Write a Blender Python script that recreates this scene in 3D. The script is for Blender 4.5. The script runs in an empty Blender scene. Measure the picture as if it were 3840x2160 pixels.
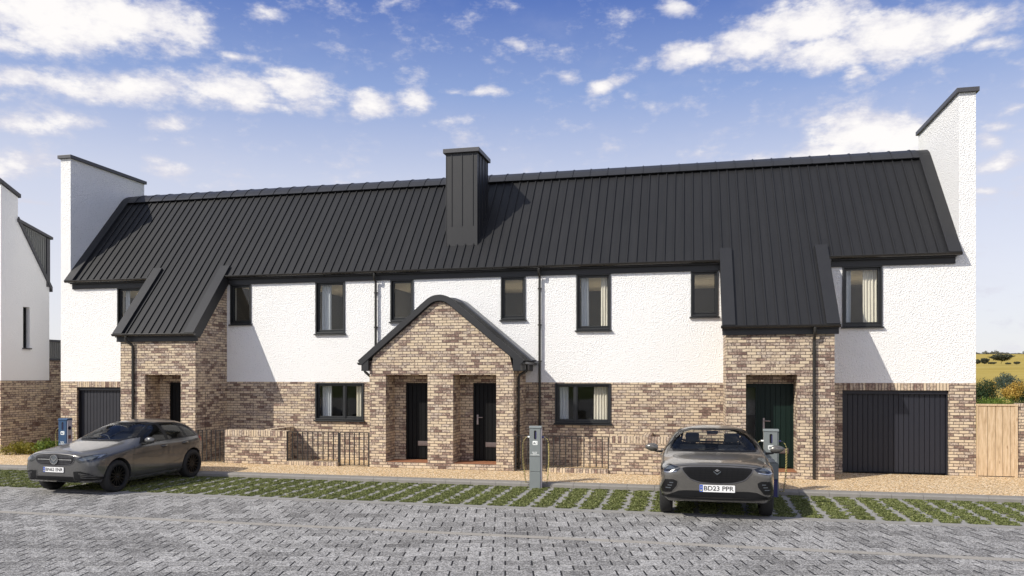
import bpy, bmesh, math, random
import numpy as np
from mathutils import Vector, Matrix
from mathutils.bvhtree import BVHTree
random.seed(7); rng=np.random.default_rng(7)
sc=bpy.context.scene; COL=sc.collection
R=math.radians
HC=2.345; TH=0.22464; CS,SN=math.cos(TH),math.sin(TH); FPX=2904.0
# ------------------------------------------------------------------ node helpers
class NT:
    def __init__(s,nt): s.nt=nt
    def n(s,t,**kw):
        nd=s.nt.nodes.new(t)
        ins=kw.pop('ins',{})
        for k,v in kw.items(): setattr(nd,k,v)
        for k,v in ins.items(): s.set(nd.inputs[k],v)
        return nd
    def set(s,sock,v):
        if isinstance(v,bpy.types.NodeSocket): s.nt.links.new(v,sock)
        elif v is not None:
            if sock.type=='RGBA' and isinstance(v,(tuple,list)) and len(v)==3: v=(*v,1)
            sock.default_value=v
    def m(s,op,a,b=None,c=None,clamp=False):
        nd=s.nt.nodes.new('ShaderNodeMath'); nd.operation=op; nd.use_clamp=clamp
        s.set(nd.inputs[0],a)
        if b is not None: s.set(nd.inputs[1],b)
        if c is not None: s.set(nd.inputs[2],c)
        return nd.outputs[0]
    def v(s,op,a,b=None,scale=None):
        nd=s.nt.nodes.new('ShaderNodeVectorMath'); nd.operation=op
        s.set(nd.inputs[0],a)
        if b is not None: s.set(nd.inputs[1],b)
        if scale is not None: s.set(nd.inputs['Scale'],scale)
        return nd.outputs['Value'] if op in('LENGTH','DOT_PRODUCT','DISTANCE') else nd.outputs[0]
    def mix(s,f,a,b,mode='MIX'):
        nd=s.nt.nodes.new('ShaderNodeMix'); nd.data_type='RGBA'; nd.blend_type=mode
        s.set(nd.inputs[0],f); s.set(nd.inputs[6],a); s.set(nd.inputs[7],b)
        return nd.outputs[2]
    def mixf(s,f,a,b):
        nd=s.nt.nodes.new('ShaderNodeMix'); nd.data_type='FLOAT'
        s.set(nd.inputs[0],f); s.set(nd.inputs[2],a); s.set(nd.inputs[3],b)
        return nd.outputs[0]
    def ramp(s,f,stops,interp='LINEAR'):
        nd=s.nt.nodes.new('ShaderNodeValToRGB'); cr=nd.color_ramp; cr.interpolation=interp
        while len(cr.elements)<len(stops): cr.elements.new(0.5)
        for e,(p,c) in zip(cr.elements,stops):
            e.position=p; e.color=(*c,1) if len(c)==3 else c
        s.set(nd.inputs[0],f); return nd.outputs[0]
    def sm(s,x,a,b):
        nd=s.nt.nodes.new('ShaderNodeMapRange'); nd.interpolation_type='SMOOTHSTEP'
        s.set(nd.inputs[0],x); s.set(nd.inputs[1],a); s.set(nd.inputs[2],b); s.set(nd.inputs[3],0.0); s.set(nd.inputs[4],1.0)
        return nd.outputs[0]
    def noise(s,vec,scale,detail=3,rough=.55,out='Fac'):
        nd=s.nt.nodes.new('ShaderNodeTexNoise'); s.set(nd.inputs['Vector'],vec)
        nd.inputs['Scale'].default_value=scale; nd.inputs['Detail'].default_value=detail; nd.inputs['Roughness'].default_value=rough
        return nd.outputs[out]
    def vor(s,vec,scale,out='Distance',feature='F1'):
        nd=s.nt.nodes.new('ShaderNodeTexVoronoi'); nd.feature=feature; s.set(nd.inputs['Vector'],vec); nd.inputs['Scale'].default_value=scale
        return nd.outputs[out]
    def comb(s,x,y,z=0.0):
        nd=s.nt.nodes.new('ShaderNodeCombineXYZ'); s.set(nd.inputs[0],x);s.set(nd.inputs[1],y);s.set(nd.inputs[2],z); return nd.outputs[0]
    def sep(s,v):
        nd=s.nt.nodes.new('ShaderNodeSeparateXYZ'); s.set(nd.inputs[0],v); return nd.outputs
    def bump(s,h,strength=.5,dist=.01):
        nd=s.nt.nodes.new('ShaderNodeBump'); s.set(nd.inputs['Height'],h); nd.inputs['Strength'].default_value=strength; nd.inputs['Distance'].default_value=dist
        return nd.outputs[0]
def newmat(name):
    m=bpy.data.materials.new(name); m.use_nodes=True; nt=m.node_tree; nt.nodes.clear()
    k=NT(nt); out=k.n('ShaderNodeOutputMaterial'); b=k.n('ShaderNodeBsdfPrincipled')
    nt.links.new(b.outputs[0],out.inputs[0]); k.b=b; k.out=out
    return m,k
def simple(name,col,rough=.5,metal=0.0,var=.12,scale=6.0,bump=0.0,bscale=60,spec=.5,coat=0.0):
    m,k=newmat(name); pos=k.n('ShaderNodeNewGeometry').outputs['Position']
    nz=k.noise(pos,scale,4)
    f=k.mixf(nz,1-var,1+var)
    c=k.v('SCALE',(col[0],col[1],col[2]),scale=f)
    k.set(k.b.inputs['Base Color'],c)
    k.set(k.b.inputs['Roughness'],k.mixf(nz,max(rough-.08,.02),min(rough+.08,1)))
    k.b.inputs['Metallic'].default_value=metal; k.b.inputs['Specular IOR Level'].default_value=spec
    if coat: k.b.inputs['Coat Weight'].default_value=coat; k.b.inputs['Coat Roughness'].default_value=.05
    if bump: k.set(k.b.inputs['Normal'],k.bump(k.noise(pos,bscale,3),bump,.01))
    return m
# ------------------------------------------------------------------ materials
M={}
def brick(name,soldier=False,tone=1.0):
    m,k=newmat(name); g=k.n('ShaderNodeNewGeometry'); p=k.sep(g.outputs['Position']); n=k.sep(g.outputs['True Normal'])
    side=k.m('GREATER_THAN',k.m('ABSOLUTE',n[0]),.6); up=k.m('GREATER_THAN',k.m('ABSOLUTE',n[2]),.6)
    u=k.mixf(side,p[0],p[1]); v=k.mixf(up,p[2],p[1])
    CH,L=(.0704,.212)
    if soldier: 
        CH,L=(.5,.0704); v=k.m('ADD',k.m('MULTIPLY',v,0.0),.2)
    row=k.m('FLOOR',k.m('DIVIDE',v,CH))
    rj=k.n('ShaderNodeTexWhiteNoise',noise_dimensions='1D'); k.set(rj.inputs['W'],row)
    off=k.m('ADD',k.m('MULTIPLY',k.m('MODULO',k.m('ADD',row,200),2.0),.5),k.m('MULTIPLY',rj.outputs['Value'],.16))
    uu=k.m('ADD',k.m('DIVIDE',k.m('ADD',u,50.0),L),off)
    col=k.m('FLOOR',uu); fu=k.m('MULTIPLY',k.m('FRACT',uu),L); fv=k.m('MULTIPLY',k.m('FRACT',k.m('DIVIDE',v,CH)),CH)
    du=k.m('MINIMUM',fu,k.m('SUBTRACT',L,fu)); dv=k.m('MINIMUM',fv,k.m('SUBTRACT',CH,fv))
    d=k.m('MINIMUM',du,dv)
    fine=k.noise(g.outputs['Position'],55,4,.65)
    mid=k.noise(g.outputs['Position'],19,3,.6)
    big=k.noise(g.outputs['Position'],1.6,2,.5)
    d2=k.m('ADD',d,k.m('MULTIPLY',k.m('SUBTRACT',fine,.5),.007))
    bm=k.sm(d2,.0038,.0082)
    wn=k.n('ShaderNodeTexWhiteNoise',noise_dimensions='3D'); k.set(wn.inputs['Vector'],k.comb(col,row,side))
    val=k.m('ADD',k.m('MULTIPLY',wn.outputs['Value'],.8),k.m('MULTIPLY',k.m('SUBTRACT',big,.4),.75),clamp=True)
    t=tone
    pal=k.ramp(val,[(0,(.57*t,.455*t,.32*t)),(.28,(.63*t,.52*t,.385*t)),(.46,(.53*t,.42*t,.31*t)),(.62,(.54*t,.455*t,.375*t)),(.78,(.41*t,.308*t,.245*t)),(.90,(.30*t,.205*t,.168*t)),(1,(.18*t,.118*t,.098*t))])
    # dark burnt blotches and pale bloom inside the bricks
    bl=k.sm(k.m('ADD',k.m('ADD',k.m('MULTIPLY',mid,.6),k.m('MULTIPLY',fine,.4)),k.m('MULTIPLY',val,.20)),.56,.72)
    c=k.mix(k.m('MULTIPLY',bl,.78),pal,(.125*t,.08*t,.066*t))
    wh=k.sm(fine,.58,.78)
    c=k.mix(k.m('MULTIPLY',wh,.42),c,(.70*t,.64*t,.56*t))
    mort=k.mix(fine,(.075,.06,.052),(.15,.125,.105))
    c=k.mix(bm,mort,c)
    k.set(k.b.inputs['Base Color'],c); k.b.inputs['Roughness'].default_value=.9; k.b.inputs['Specular IOR Level'].default_value=.2
    hgt=k.m('ADD',k.m('MULTIPLY',bm,.8),k.m('MULTIPLY',fine,.5))
    k.set(k.b.inputs['Normal'],k.bump(hgt,.9,.012))
    return m
M['brick']=brick('brick'); M['soldier']=brick('soldier_brick',True)
def render_white(name,amp=1.0):
    m,k=newmat(name); pos=k.n('ShaderNodeNewGeometry').outputs['Position']
    n1=k.noise(pos,30,3,.6); n2=k.vor(pos,40); n3=k.noise(pos,.5,3)
    h=k.m('ADD',n1,k.m('MULTIPLY',n2,.8))
    pit_shade=k.sm(n1,.40,.31)
    c=k.mix(n3,(.82,.82,.815),(.875,.875,.875))
    c=k.mix(k.m('MULTIPLY',pit_shade,.62*amp),c,(.42,.42,.42))  # self-shade of the pits is painted dark into the render colour
    k.set(k.b.inputs['Base Color'],c); k.b.inputs['Roughness'].default_value=.9; k.b.inputs['Specular IOR Level'].default_value=.15
    k.set(k.b.inputs['Normal'],k.bump(h,.85*amp,.022))
    return m
M['render']=render_white('roughcast_render'); M['smooth_render']=render_white('smooth_render',.3)
def roofmat():
    m,k=newmat('roof_metal'); pos=k.n('ShaderNodeNewGeometry').outputs['Position']; p=k.sep(pos)
    wn=k.n('ShaderNodeTexWhiteNoise',noise_dimensions='1D'); k.set(wn.inputs['W'],k.m('FLOOR',k.m('DIVIDE',k.m('ADD',p[0],17.89),.2335)))
    st=k.noise(k.comb(k.m('MULTIPLY',p[0],9.0),k.m('MULTIPLY',p[1],.7),k.m('MULTIPLY',p[2],.7)),1.0,4); n=k.noise(pos,1.1,4)
    f=k.m('ADD',k.m('MULTIPLY',wn.outputs['Value'],.16),k.m('ADD',k.m('MULTIPLY',st,.35),k.m('MULTIPLY',n,.35))); f=k.m('ADD',f,.57)
    k.set(k.b.inputs['Base Color'],k.v('SCALE',(.0128,.0130,.0146),scale=f)); k.set(k.b.inputs['Roughness'],k.mixf(st,.40,.60)); k.b.inputs['Specular IOR Level'].default_value=.4
    k.set(k.b.inputs['Normal'],k.bump(k.noise(pos,2.2,2),.12,.02)); return m
M['roof']=roofmat()
M['trim']=simple('dark_trim',(.0145,.0148,.017),.5,0,.08,3.0)
M['ridge']=simple('ridge_metal',(.026,.0265,.03),.42,0,.1,3.0)
M['flash']=simple('lead_grey_flashing',(.075,.082,.105),.38,0,.12,2.0)
M['coping']=simple('grey_coping',(.06,.06,.068),.45,0,.1,3)
M['zinc']=simple('zinc_cladding',(.20,.205,.20),.5,0,.15,5)
M['frame']=simple('window_frame_paint',(.016,.0175,.019),.42,0,.06,4)
M['gutter']=simple('black_gutter',(.022,.020,.018),.22,0,.15,5,spec=.6)
M['garage']=simple('garage_paint',(.0105,.0115,.019),.55,0,.06,4)
M['door']=simple('black_door_paint',(.0025,.0025,.003),.55,0,.1,4,spec=.2)
M['green_door']=simple('green_black_door_paint',(.003,.013,.010),.5,0,.1,4,spec=.25)
M['steel']=simple('brushed_steel',(.36,.30,.29),.4,.8,.1,20)
M['letter']=simple('letter_plate_metal',(.17,.135,.13),.4,.6,.1,20)
M['tile']=simple('red_step_tile',(.30,.13,.065),.7,0,.3,8,.3)
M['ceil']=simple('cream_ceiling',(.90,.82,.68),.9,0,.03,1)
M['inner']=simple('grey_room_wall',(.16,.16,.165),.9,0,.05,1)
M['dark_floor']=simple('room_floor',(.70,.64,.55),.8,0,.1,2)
M['curtain']=simple('curtain_cloth',(.84,.78,.68),.9,0,.06,9)
M['curtain_b']=simple('grey_curtain_cloth',(.66,.68,.72),.9,0,.06,9)
M['iron']=simple('railing_paint',(.016,.015,.015),.5,0,.1,5)
M['kerb']=simple('kerb_concrete',(.225,.212,.195),.85,0,.14,7,.25,90)
M['edging']=simple('edging_concrete',(.25,.24,.225),.85,0,.12,7,.25,90)
M['drain']=simple('drain_strip_concrete',(.31,.29,.26),.85,0,.12,7,.25,90)
M['slab']=simple('paver_concrete',(.27,.265,.255),.88,0,.16,9,.3,80)
M['soil']=simple('paver_soil',(.13,.125,.085),.95,0,.4,14,.5,60)
def glass(name,tint=(.93,.95,.95),ior=1.48,rough=.0,dark=0):
    m=bpy.data.materials.new(name); m.use_nodes=True; nt=m.node_tree; nt.nodes.clear(); k=NT(nt)
    out=k.n('ShaderNodeOutputMaterial'); tr=k.n('ShaderNodeBsdfTransparent'); gl=k.n('ShaderNodeBsdfGlossy'); mx=k.n('ShaderNodeMixShader')
    tr.inputs[0].default_value=(*tint,1); gl.inputs['Roughness'].default_value=rough
    g=k.n('ShaderNodeNewGeometry'); pos=g.outputs['Position']; r0=((ior-1)/(ior+1))**2
    cs=k.m('ABSOLUTE',k.v('DOT_PRODUCT',g.outputs['Incoming'],g.outputs['Normal'])); fres=k.m('MULTIPLY_ADD',k.m('POWER',k.m('SUBTRACT',1.0,cs,clamp=True),5.0),1-r0,r0)
    nrm=k.bump(k.noise(pos,1.6,1),.04,.02); nt.links.new(nrm,gl.inputs['Normal'])
    nt.links.new(fres,mx.inputs[0]); nt.links.new(tr.outputs[0],mx.inputs[1]); nt.links.new(gl.outputs[0],mx.inputs[2]); nt.links.new(mx.outputs[0],out.inputs[0])
    return m
M['glass']=glass('window_glass',(.92,.93,.92),1.42)
M['car_glass']=glass('car_window_glass',(.84,.87,.87),1.5,.02)
M['tint_glass']=glass('tinted_side_glass',(.40,.40,.37),1.6)
def gravel():
    m,k=newmat('golden_gravel'); pos=k.n('ShaderNodeNewGeometry').outputs['Position']
    cv=k.vor(pos,40,'Color'); dv=k.vor(pos,40,'Distance'); s=k.sep(cv)
    c=k.ramp(s[0],[(0,(.36,.22,.10)),(.2,(.62,.42,.22)),(.5,(.78,.58,.34)),(.8,(.88,.72,.50)),(1,(.92,.83,.68))])
    gap=k.sm(dv,.48,.80)
    c=k.mix(k.m('MULTIPLY',gap,.85),c,(.12,.07,.035))
    big=k.noise(pos,1.2,3); c=k.mix(k.m('MULTIPLY',big,.3),c,(.75,.65,.5),'MULTIPLY')
    k.set(k.b.inputs['Base Color'],c); k.b.inputs['Roughness'].default_value=.85; k.b.inputs['Specular IOR Level'].default_value=.25
    k.set(k.b.inputs['Normal'],k.bump(k.m('SUBTRACT',1.0,dv),.8,.012)); return m
M['gravel']=gravel()
def paving(name,L,W,phase):
    m,k=newmat(name); pos=k.n('ShaderNodeNewGeometry').outputs['Position']; p=k.sep(pos)
    a=R(13.4); ca,sa=math.cos(a),math.sin(a)
    # rows run along the direction turned by a from the kerb
    u=k.m('ADD',k.m('MULTIPLY',p[0],ca),k.m('MULTIPLY',p[1],sa)); v=k.m('SUBTRACT',k.m('MULTIPLY',p[1],ca),k.m('MULTIPLY',p[0],sa))
    v=k.m('ADD',v,60.0+phase); u=k.m('ADD',u,60.0)
    row=k.m('FLOOR',k.m('DIVIDE',v,W)); off=k.m('MULTIPLY',k.m('MODULO',row,2.0),.5)
    uu=k.m('ADD',k.m('DIVIDE',u,L),off); col=k.m('FLOOR',uu)
    fu=k.m('MULTIPLY',k.m('FRACT',uu),L); fv=k.m('MULTIPLY',k.m('FRACT',k.m('DIVIDE',v,W)),W)
    du=k.m('MINIMUM',fu,k.m('SUBTRACT',L,fu)); dv=k.m('MINIMUM',fv,k.m('SUBTRACT',W,fv))
    wn=k.n('ShaderNodeTexWhiteNoise',noise_dimensions='2D'); k.set(wn.inputs['Vector'],k.comb(col,row))
    f1=k.noise(pos,120,3,.75); f2=k.noise(pos,9,4,.6); f3=k.noise(pos,.7,3)
    f4=k.noise(pos,34,3,.7)
    val=k.m('ADD',k.m('MULTIPLY',wn.outputs['Value'],.27),k.m('MULTIPLY',f2,.58)); val=k.m('ADD',val,k.m('MULTIPLY',k.m('SUBTRACT',f4,.5),2.3)); val=k.m('ADD',val,k.m('MULTIPLY',k.m('SUBTRACT',f1,.5),2.8)); val=k.m('ADD',val,k.m('MULTIPLY',k.m('SUBTRACT',f3,.5),.45),clamp=True)
    c=k.ramp(val,[(0,(.07,.068,.066)),(.3,(.165,.161,.157)),(.55,(.29,.284,.278)),(.78,(.45,.443,.435)),(1,(.68,.67,.66))])
    jd=k.sm(du,.0135,.008); c=k.mix(jd,c,(.018,.018,.02))
    jr=k.m('MULTIPLY',k.sm(dv,.009,.004),k.sm(f2,.40,.62)); c=k.mix(k.m('MULTIPLY',jr,.8),c,(.60,.58,.53))  # pale row lines paint the lit block edges into the colour
    k.set(k.b.inputs['Base Color'],c); k.b.inputs['Roughness'].default_value=.8; k.b.inputs['Specular IOR Level'].default_value=.3
    h=k.m('SUBTRACT',k.m('ADD',k.m('MULTIPLY',f4,.25),k.m('MULTIPLY',f1,.3)),jd)
    k.set(k.b.inputs['Normal'],k.bump(h,.8,.012)); return m
M['pave_a']=paving('block_paving_upper',.345,.405,.0); M['pave_b']=paving('block_paving_lower',.345,.262,.08)
def leafmat(name,cols,rough=.55,trans=.25):
    m,k=newmat(name); g=k.n('ShaderNodeNewGeometry')
    st=[(i/max(1,len(cols)-1),c) for i,c in enumerate(cols)]
    c=k.ramp(g.outputs['Random Per Island'],st)
    big=k.noise(g.outputs['Position'],1.2,2); c=k.mix(k.m('MULTIPLY',big,.35),c,cols[0])
    k.set(k.b.inputs['Base Color'],c); k.b.inputs['Roughness'].default_value=rough; k.b.inputs['Specular IOR Level'].default_value=.25
    tr=k.n('ShaderNodeBsdfTranslucent'); k.set(tr.inputs[0],c); mx=k.n('ShaderNodeMixShader'); mx.inputs[0].default_value=trans
    k.nt.links.new(k.b.outputs[0],mx.inputs[1]); k.nt.links.new(tr.outputs[0],mx.inputs[2]); k.nt.links.new(mx.outputs[0],k.out.inputs[0]); return m
M['grass']=leafmat('bay_grass',[(.06,.078,.022),(.14,.168,.05),(.23,.255,.09),(.36,.37,.17)])
M['leaf_dark']=leafmat('dark_leaves',[(.018,.035,.014),(.03,.055,.02),(.05,.08,.03)])
M['leaf_grey']=leafmat('grey_green_leaves',[(.04,.06,.045),(.08,.11,.085),(.14,.18,.14)])
M['leaf_gold']=leafmat('golden_leaves',[(.30,.17,.025),(.52,.34,.07),(.70,.50,.14)])
M['leaf_lime']=leafmat('lime_leaves',[(.05,.09,.01),(.12,.18,.025),(.22,.28,.05)])
M['leaf_yellow']=leafmat('yellow_green_leaves',[(.10,.10,.012),(.22,.20,.025),(.30,.24,.03)])
M['leaf_far']=leafmat('far_leaves',[(.045,.05,.03),(.07,.075,.045),(.10,.10,.065)])
M['leaf_farther']=leafmat('farther_leaves',[(.12,.125,.10),(.17,.17,.14),(.21,.20,.165)])  # greyer, paler leaf colours carry the haze of distance
M['bark']=simple('bark',(.10,.075,.05),.9,0,.3,8,.4,40)
def woodmat():
    m,k=newmat('pale_timber'); g=k.n('ShaderNodeNewGeometry'); p=g.outputs['Position']; s=k.sep(p)
    q=k.comb(k.m('MULTIPLY',s[0],14),k.m('MULTIPLY',s[1],14),k.m('MULTIPLY',s[2],1.6))
    n=k.noise(q,2.2,4,.6); isl=g.outputs['Random Per Island']
    c=k.ramp(n,[(.25,(.34,.23,.13)),(.5,(.54,.40,.25)),(.75,(.66,.52,.36))])
    c=k.mix(k.m('MULTIPLY',isl,.35),c,(.48,.33,.20))
    kn=k.sm(k.vor(k.comb(k.m('MULTIPLY',s[0],9),0.0,k.m('MULTIPLY',s[2],2.6)),1.0),.16,.05); c=k.mix(k.m('MULTIPLY',kn,.7),c,(.20,.11,.05))
    k.set(k.b.inputs['Base Color'],c); k.b.inputs['Roughness'].default_value=.7; k.set(k.b.inputs['Normal'],k.bump(n,.3,.006)); return m
M['wood']=woodmat()
def fieldmat():
    m,k=newmat('field_and_meadow'); pos=k.n('ShaderNodeNewGeometry').outputs['Position']; s=k.sep(pos)
    q=k.comb(k.m('MULTIPLY',s[0],.25),s[1],0.0)
    n=k.noise(q,.09,5,.6); n2=k.noise(pos,.6,4)
    c=k.ramp(n,[(.3,(.30,.215,.045)),(.5,(.42,.315,.075)),(.7,(.52,.42,.14))])
    c=k.mix(k.m('MULTIPLY',n2,.35),c,(.25,.20,.05))
    near=k.sm(s[1],70.0,30.0); c=k.mix(near,c,(.10,.13,.03))
    k.set(k.b.inputs['Base Color'],c); k.b.inputs['Roughness'].default_value=.95; k.b.inputs['Specular IOR Level'].default_value=.1; return m
M['field']=fieldmat()
def carpaint(name,col,metal=.55,dust=.5):
    m,k=newmat(name); g=k.n('ShaderNodeNewGeometry'); pos=g.outputs['Position']; nz=k.sep(g.outputs['Normal'])[2]
    n=k.noise(pos,220,2,.7); n2=k.noise(pos,3,4)
    c=k.v('SCALE',col,scale=k.mixf(n,.8,1.25))
    # fine dust lies on the surfaces that face up
    d=k.m('MULTIPLY',k.sm(nz,.35,.95),k.m('MULTIPLY',k.m('ADD',n2,.35),dust))
    c=k.mix(d,c,(.185,.178,.168))
    k.set(k.b.inputs['Base Color'],c); k.set(k.b.inputs['Metallic'],k.mixf(d,metal,.2)); k.set(k.b.inputs['Roughness'],k.mixf(d,.26,.5))
    k.b.inputs['Coat Weight'].default_value=.9; k.b.inputs['Coat Roughness'].default_value=.05; return m
M['paint_hatch']=carpaint('grey_metallic_paint',(.088,.087,.086),.35,.42); M['paint_saloon']=carpaint('warm_grey_metallic_paint',(.108,.102,.092),.4,.4)
M['tyre']=simple('tyre_rubber',(.014,.014,.014),.8,0,.2,20)
M['rim']=simple('black_alloy',(.006,.006,.007),.35,0,.1,10,spec=.25)
M['blackp']=simple('black_plastic',(.005,.005,.0055),.4,0,.1,10,spec=.3)
M['chrome']=simple('chrome_trim',(.50,.50,.50),.22,1,.05,10)
M['lamp']=simple('headlamp_lens',(.10,.115,.13),.12,.3,.2,18,coat=1.0)
M['lamp_dark']=simple('headlamp_bezel',(.02,.022,.025),.15,.2,.2,18,coat=1.0)
M['red_lens']=simple('tail_lamp_lens',(.35,.015,.012),.2,0,.1,8,coat=.6)
M['seat']=simple('car_seat_cloth',(.075,.073,.07),.8,0,.1,8)
M['white_plate']=simple('white_plate',(.78,.78,.78),.4,0,.02,4)
M['blue_band']=simple('blue_band',(.03,.09,.42),.5,0,.05,4)
M['black_ink']=simple('black_lettering',(.012,.012,.012),.5,0,.05,4)
M['yellow_ink']=simple('yellow_lettering',(.75,.6,.06),.5,0,.05,4)
M['post_grey']=simple('post_grey_green_paint',(.185,.205,.205),.42,0,.05,5)
M['post_blue']=simple('post_blue_paint',(.022,.062,.135),.42,0,.06,5)
M['post_navy']=simple('post_navy_base',(.035,.035,.14),.5,0,.06,5)
M['post_side']=simple('post_pale_side',(.40,.38,.42),.45,0,.04,5)
M['white_ink']=simple('white_lettering',(.80,.82,.80),.5,0,.02,4)
M['red_ink']=simple('dark_red_panel',(.10,.02,.02),.4,0,.05,4)
M['picture']=simple('brown_picture',(.20,.09,.04),.6,0,.5,6)
def glow(name,col,st):
    m,k=newmat(name); k.set(k.b.inputs['Base Color'],(.8,.8,.8)); k.set(k.b.inputs['Emission Color'],col); k.b.inputs['Emission Strength'].default_value=st; return m
M['fill_glow']=glow('added_fill_glow',(1,.86,.64),9.0)  # glow of the unseen fill lights added under the upper ceilings
def cablemat():
    m,k=newmat('striped_cable'); tc=k.n('ShaderNodeNewGeometry').outputs['Position']; s=k.sep(tc)
    w=k.m('SINE',k.m('ADD',k.m('MULTIPLY',s[2],190.0),k.m('MULTIPLY',s[0],110.0)))
    c=k.mix(k.sm(w,-.1,.1),(.015,.015,.02),(.62,.52,.18)); k.set(k.b.inputs['Base Color'],c); k.b.inputs['Roughness'].default_value=.5; return m
M['cable']=cablemat()
# ------------------------------------------------------------------ mesh builder
LOC={}
SUN_E,SKY_S,EXPO=3.9,.10,.32
SKY_TINT=(.72,.84,1.05); HZ_MIX=.85; HZ_COL=(.62,.66,.80)
class MB:
    def __init__(s): s.v=[]; s.f=[]
    def quad(s,*p):
        i=len(s.v); s.v+= [tuple(q) for q in p]; s.f.append(tuple(range(i,i+len(p))))
    def box(s,x0,x1,y0,y1,z0,z1):
        i=len(s.v); s.v+=[(x0,y0,z0),(x1,y0,z0),(x1,y1,z0),(x0,y1,z0),(x0,y0,z1),(x1,y0,z1),(x1,y1,z1),(x0,y1,z1)]
        for f in((0,3,2,1),(4,5,6,7),(0,1,5,4),(1,2,6,5),(2,3,7,6),(3,0,4,7)): s.f.append(tuple(i+a for a in f))
        return s
    def prism(s,poly,axis,a0,a1):
        # poly: 2D points; axis 'x' -> (y,z), 'y' -> (x,z), 'z' -> (x,y)
        def P(q,a): return {'x':(a,q[0],q[1]),'y':(q[0],a,q[1]),'z':(q[0],q[1],a)}[axis]
        n=len(poly); i=len(s.v); s.v+=[P(q,a0) for q in poly]+[P(q,a1) for q in poly]
        s.f.append(tuple(range(i,i+n))[::-1]); s.f.append(tuple(range(i+n,i+2*n)))
        for j in range(n): s.f.append((i+j,i+(j+1)%n,i+n+(j+1)%n,i+n+j))
        return s
    def strip(s,inner,outer,axis,a0,a1):
        # a shell between two polylines with the same number of points, extruded along the axis
        for j in range(len(inner)-1):
            s.prism([inner[j],inner[j+1],outer[j+1],outer[j]],axis,a0,a1)
        return s
    def tube(s,path,r,n=10,cap=True):
        path=[Vector(p) for p in path]; i0=len(s.v); N=len(path)
        prev=None
        for j,p in enumerate(path):
            t=(path[min(j+1,N-1)]-path[max(j-1,0)]).normalized()
            if prev is None:
                a=Vector((0,0,1)) if abs(t.z)<.9 else Vector((1,0,0)); u=t.cross(a).normalized()
            else:
                u=(prev-t*prev.dot(t)).normalized()
            prev=u; w=t.cross(u)
            rr=r[j] if isinstance(r,(list,tuple)) else r
            for q in range(n):
                a=2*math.pi*q/n; s.v.append(tuple(p+(u*math.cos(a)+w*math.sin(a))*rr))
        for j in range(N-1):
            for q in range(n):
                a=i0+j*n+q; b=i0+j*n+(q+1)%n; s.f.append((a,b,b+n,a+n))
        if cap:
            s.f.append(tuple(i0+q for q in range(n))[::-1]); s.f.append(tuple(i0+(N-1)*n+q for q in range(n)))
        return s
    def wall(s,x0,x1,z0,z1,y,holes,depth,bottom=True):
        xs=sorted({x0,x1,*[h[0] for h in holes],*[h[1] for h in holes]}); zs=sorted({z0,z1,*[h[2] for h in holes],*[h[3] for h in holes]})
        xs=[x for x in xs if x0<=x<=x1]; zs=[z for z in zs if z0<=z<=z1]
        for a,b in zip(xs,xs[1:]):
            for c,d in zip(zs,zs[1:]):
                mx,mz=(a+b)/2,(c+d)/2
                if any(h[0]<mx<h[1] and h[2]<mz<h[3] for h in holes): continue
                s.quad((a,y,c),(b,y,c),(b,y,d),(a,y,d))
        for h in holes:
            a,b,c,d=h; Y=y+depth
            s.quad((a,y,c),(a,y,d),(a,Y,d),(a,Y,c)); s.quad((b,y,d),(b,y,c),(b,Y,c),(b,Y,d))
            s.quad((a,y,d),(b,y,d),(b,Y,d),(a,Y,d)); s.quad((b,y,c),(a,y,c),(a,Y,c),(b,Y,c))
        return s
    def build(s,name,mat,parent=None,smooth=False,loc=None,bevel=0.0,autosmooth=None):
        me=bpy.data.meshes.new(name); root=parent
        while root is not None and root.parent: root=root.parent
        off=Vector(loc) if loc is not None else (Vector(LOC[root.name]) if root is not None and root.name in LOC else Vector((0,0,0)))
        me.from_pydata([tuple(Vector(v)-off) for v in s.v],[],s.f); me.validate()
        if mat is not None: me.materials.append(mat)
        bm=bmesh.new(); bm.from_mesh(me)
        if bevel or smooth: bmesh.ops.remove_doubles(bm,verts=bm.verts,dist=1e-5)
        loose=[v for v in bm.verts if not v.link_faces]
        if loose: bmesh.ops.delete(bm,geom=loose,context='VERTS')
        if s.recalc: bmesh.ops.recalc_face_normals(bm,faces=bm.faces)
        if bevel:
            bmesh.ops.bevel(bm,geom=[e for e in bm.edges if len(e.link_faces)==2 and e.calc_face_angle(0)>.6],offset=bevel,segments=2,affect='EDGES',profile=.6)
        bm.to_mesh(me); bm.free()
        if smooth:
            for p in me.polygons: p.use_smooth=True
            if autosmooth: me.set_sharp_from_angle(angle=R(autosmooth))
        o=bpy.data.objects.new(name,me); COL.objects.link(o)
        if parent is not None: o.parent=parent
        elif loc is not None: o.location=loc
        return o
    recalc=True
def thing(name,label,cat,loc=(0,0,0),group=None,world=True,rz=0.0):
    o=bpy.data.objects.new(name,None); COL.objects.link(o); o.location=loc; o.rotation_euler=(0,0,rz); o.empty_display_size=.3
    o['label']=label; o['category']=cat
    if group: o['group']=group
    if world: LOC[o.name]=tuple(loc)
    return o
def tag(o,label=None,cat=None,group=None,kind=None):
    if label: o['label']=label
    if cat: o['category']=cat
    if group: o['group']=group
    if kind: o['kind']=kind
    return o
def struct(o): o['kind']='structure'; return o
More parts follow.
